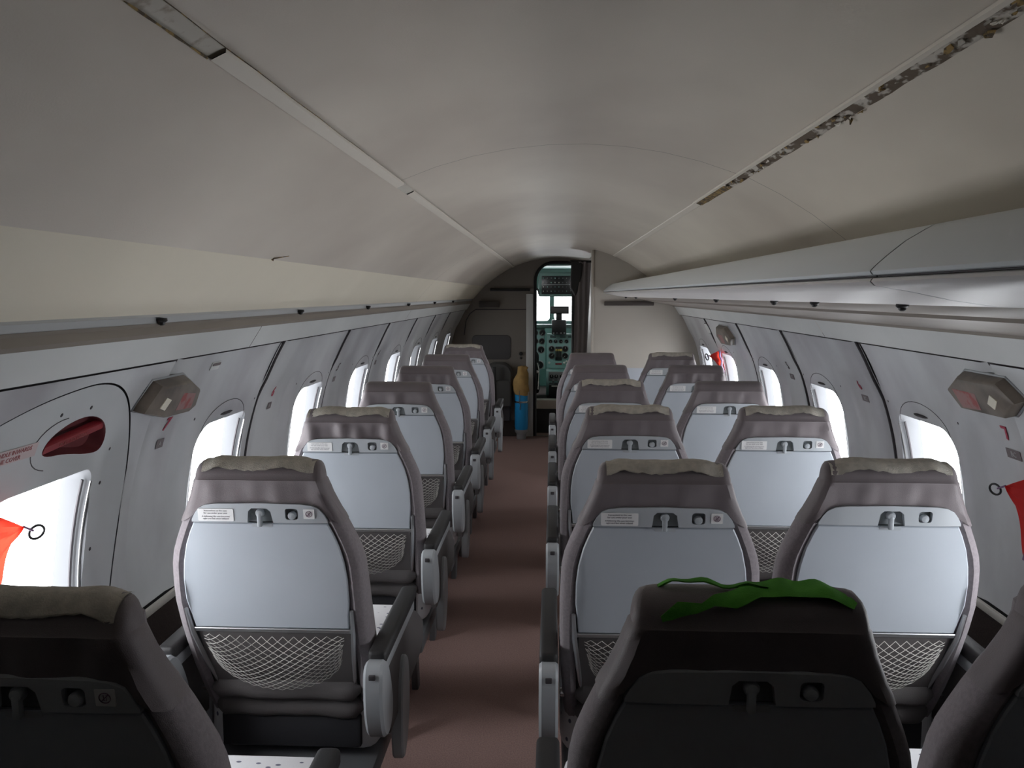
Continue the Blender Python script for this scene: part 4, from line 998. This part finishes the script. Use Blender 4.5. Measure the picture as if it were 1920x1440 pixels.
    for s in arms:
        a = part('armrest', 'armrest_%d' % s, lambda s=s: xf(armcap_vf(), Matrix.Translation((s * 0.232, 0, 0))), 'armgrey', root)
        part('arm_pad', 'arm_pad_%d' % s, lambda s=s: box(s * 0.232 - 0.020, s * 0.232 + 0.020, 0.045, 0.47, 0.640, 0.674, 0.010, 3), 'armpad', a)
        part('arm_bar', 'arm_bar_%d' % s, lambda s=s: box(s * 0.232 - 0.016, s * 0.232 + 0.016, 0.06, 0.45, 0.612, 0.641, 0.004), 'armgrey', a)
        part('cap_notch', 'cap_notch_%d' % s, lambda s=s: box(s * 0.232 - 0.007, s * 0.232 + 0.007, -0.0065, 0.0, 0.630, 0.642, 0.002), 'seam', a)
        part('side_panel', 'side_panel_%d' % s, lambda s=s: prism([(0.10, 0.612), (0.46, 0.612), (0.56, 0.565), (0.66, 0.50), (0.66, 0.44), (0.60, 0.42), (0.16, 0.42)], s * 0.232 - 0.013, s * 0.232 + 0.006, 'x', 0.003), 'lowfab', a)
        part('side_shroud', 'side_shroud_%d' % s, lambda s=s: xf(shroud_vf(), Matrix.Translation((s * 0.235, 0.13, 0.05))), 'armgrey', a)
    return root

LROWS = [0.89, 1.70, 2.50, 3.31, 4.08, 4.88, 5.82]
RROWS = [0.945, 1.705, 2.59, 3.40, 4.18, 5.05]
LLAB = ['single seat at the bottom left corner, nearest the camera, its back in shadow', 'grey single seat left of the aisle, first fully visible from the camera', 'grey single seat left of the aisle with gathered cover, third from the camera',
        'grey single seat left of the aisle, fourth from the camera', 'grey single seat left of the aisle, fifth from the camera', 'grey single seat left of the aisle, sixth from the camera', 'small far single seat left of the aisle, just before the bulkhead']
for i, y in enumerate(LROWS):
    s = make_seat((-0.625, y, 0), (-1, 1), (2, 0, 1, 3, 1, 4, 5)[i], strip=(i in (0, 1, 2, 6)), placard=(0 < i < 4))
    tag(s, LLAB[i], 'seat', 'single seats left of the aisle')
ALAB = ['dark shadowed seat in front of the camera topped with green cloth', 'aisle seat right of the aisle with beige strip on top, behind the green one', 'right-hand aisle seat, third from the camera', 'right-hand aisle seat, fourth from the camera',
        'right-hand aisle seat, fifth from the camera', 'right-hand aisle seat nearest the beige partition']
WLAB = ['shadowed window seat cut off at the lower right corner', 'right window seat without placards, second from the camera', 'right window seat with beige strip, third from the camera', 'right window seat, fourth from the camera',
        'right window seat, fifth from the camera, below the red streamer', 'right window seat nearest the beige partition']
for i, y in enumerate(RROWS):
    s = make_seat((0.237 if i < 2 else 0.246, y, 0), (-1, 1), (4, 0, 4, 0, 4, 0)[i], strip=(i in (1, 2, 3)), placard=(i > 0), picto=(i > 0))
    tag(s, ALAB[i], 'seat', 'seats right of the aisle')
    s = make_seat((0.716 if i < 2 else 0.728, y + (0.035 if i < 2 else 0), 0), (1,), (0, 4, 0, 4, 1, 2)[i], strip=(i in (0, 1, 2, 5)), placard=(i != 1), picto=(i != 1))
    tag(s, WLAB[i], 'seat', 'window seats on the right')

# torn green cloth over the nearest right seat
def green():
    A = [(-0.122, -0.012), (-0.085, -0.014), (-0.03, -0.004), (0.02, 0.004), (0.022, 0.012), (-0.03, 0.006), (-0.112, -0.004)]
    B = [(-0.108, 0.040), (-0.088, 0.030), (-0.060, 0.032), (-0.045, 0.022), (-0.012, 0.010), (0.0, -0.010), (0.04, -0.014), (0.075, -0.024), (0.102, -0.028), (0.110, -0.006), (0.124, 0.018), (0.117, 0.027), (0.06, 0.022), (0.01, 0.024), (-0.020, 0.036), (-0.045, 0.034), (-0.065, 0.042), (-0.095, 0.047), (-0.106, 0.046)]
    def fm(off):
        def g(x, s):
            w = 0.0025 * sin(x * 70 + s * 60) + 0.002 * sin(x * 140 + 2) + off
            drop = 0.012 * smooth01(0.085, 0.13, abs(x))
            if s < 0.010: return (x, 0.036 - s, 1.1115 + w - drop)
            a = min(1.0, (s - 0.010) / 0.036) * pi / 2
            d = max(0, s - 0.046)
            return (x, 0.026 - 0.030 * sin(a) - w * 0.5, 1.1115 + w * max(0, 1 - a) - 0.026 * (1 - cos(a)) - d - drop)
        return g
    return join(sheet(A, [], fm(0.003), 0.008, fm(0.0015)), sheet(B, [], fm(0.001), 0.008, fm(-0.0005)))
g = empty('green_cloth', (0.237, 0.945, 1.10))
gv, gf = green()
build('rag', ([p - Vector((0, 0, 1.10)) for p in gv], gf), 'green', g)
tag(g, 'torn bright green cloth lying over the nearest right seat top', 'cloth')
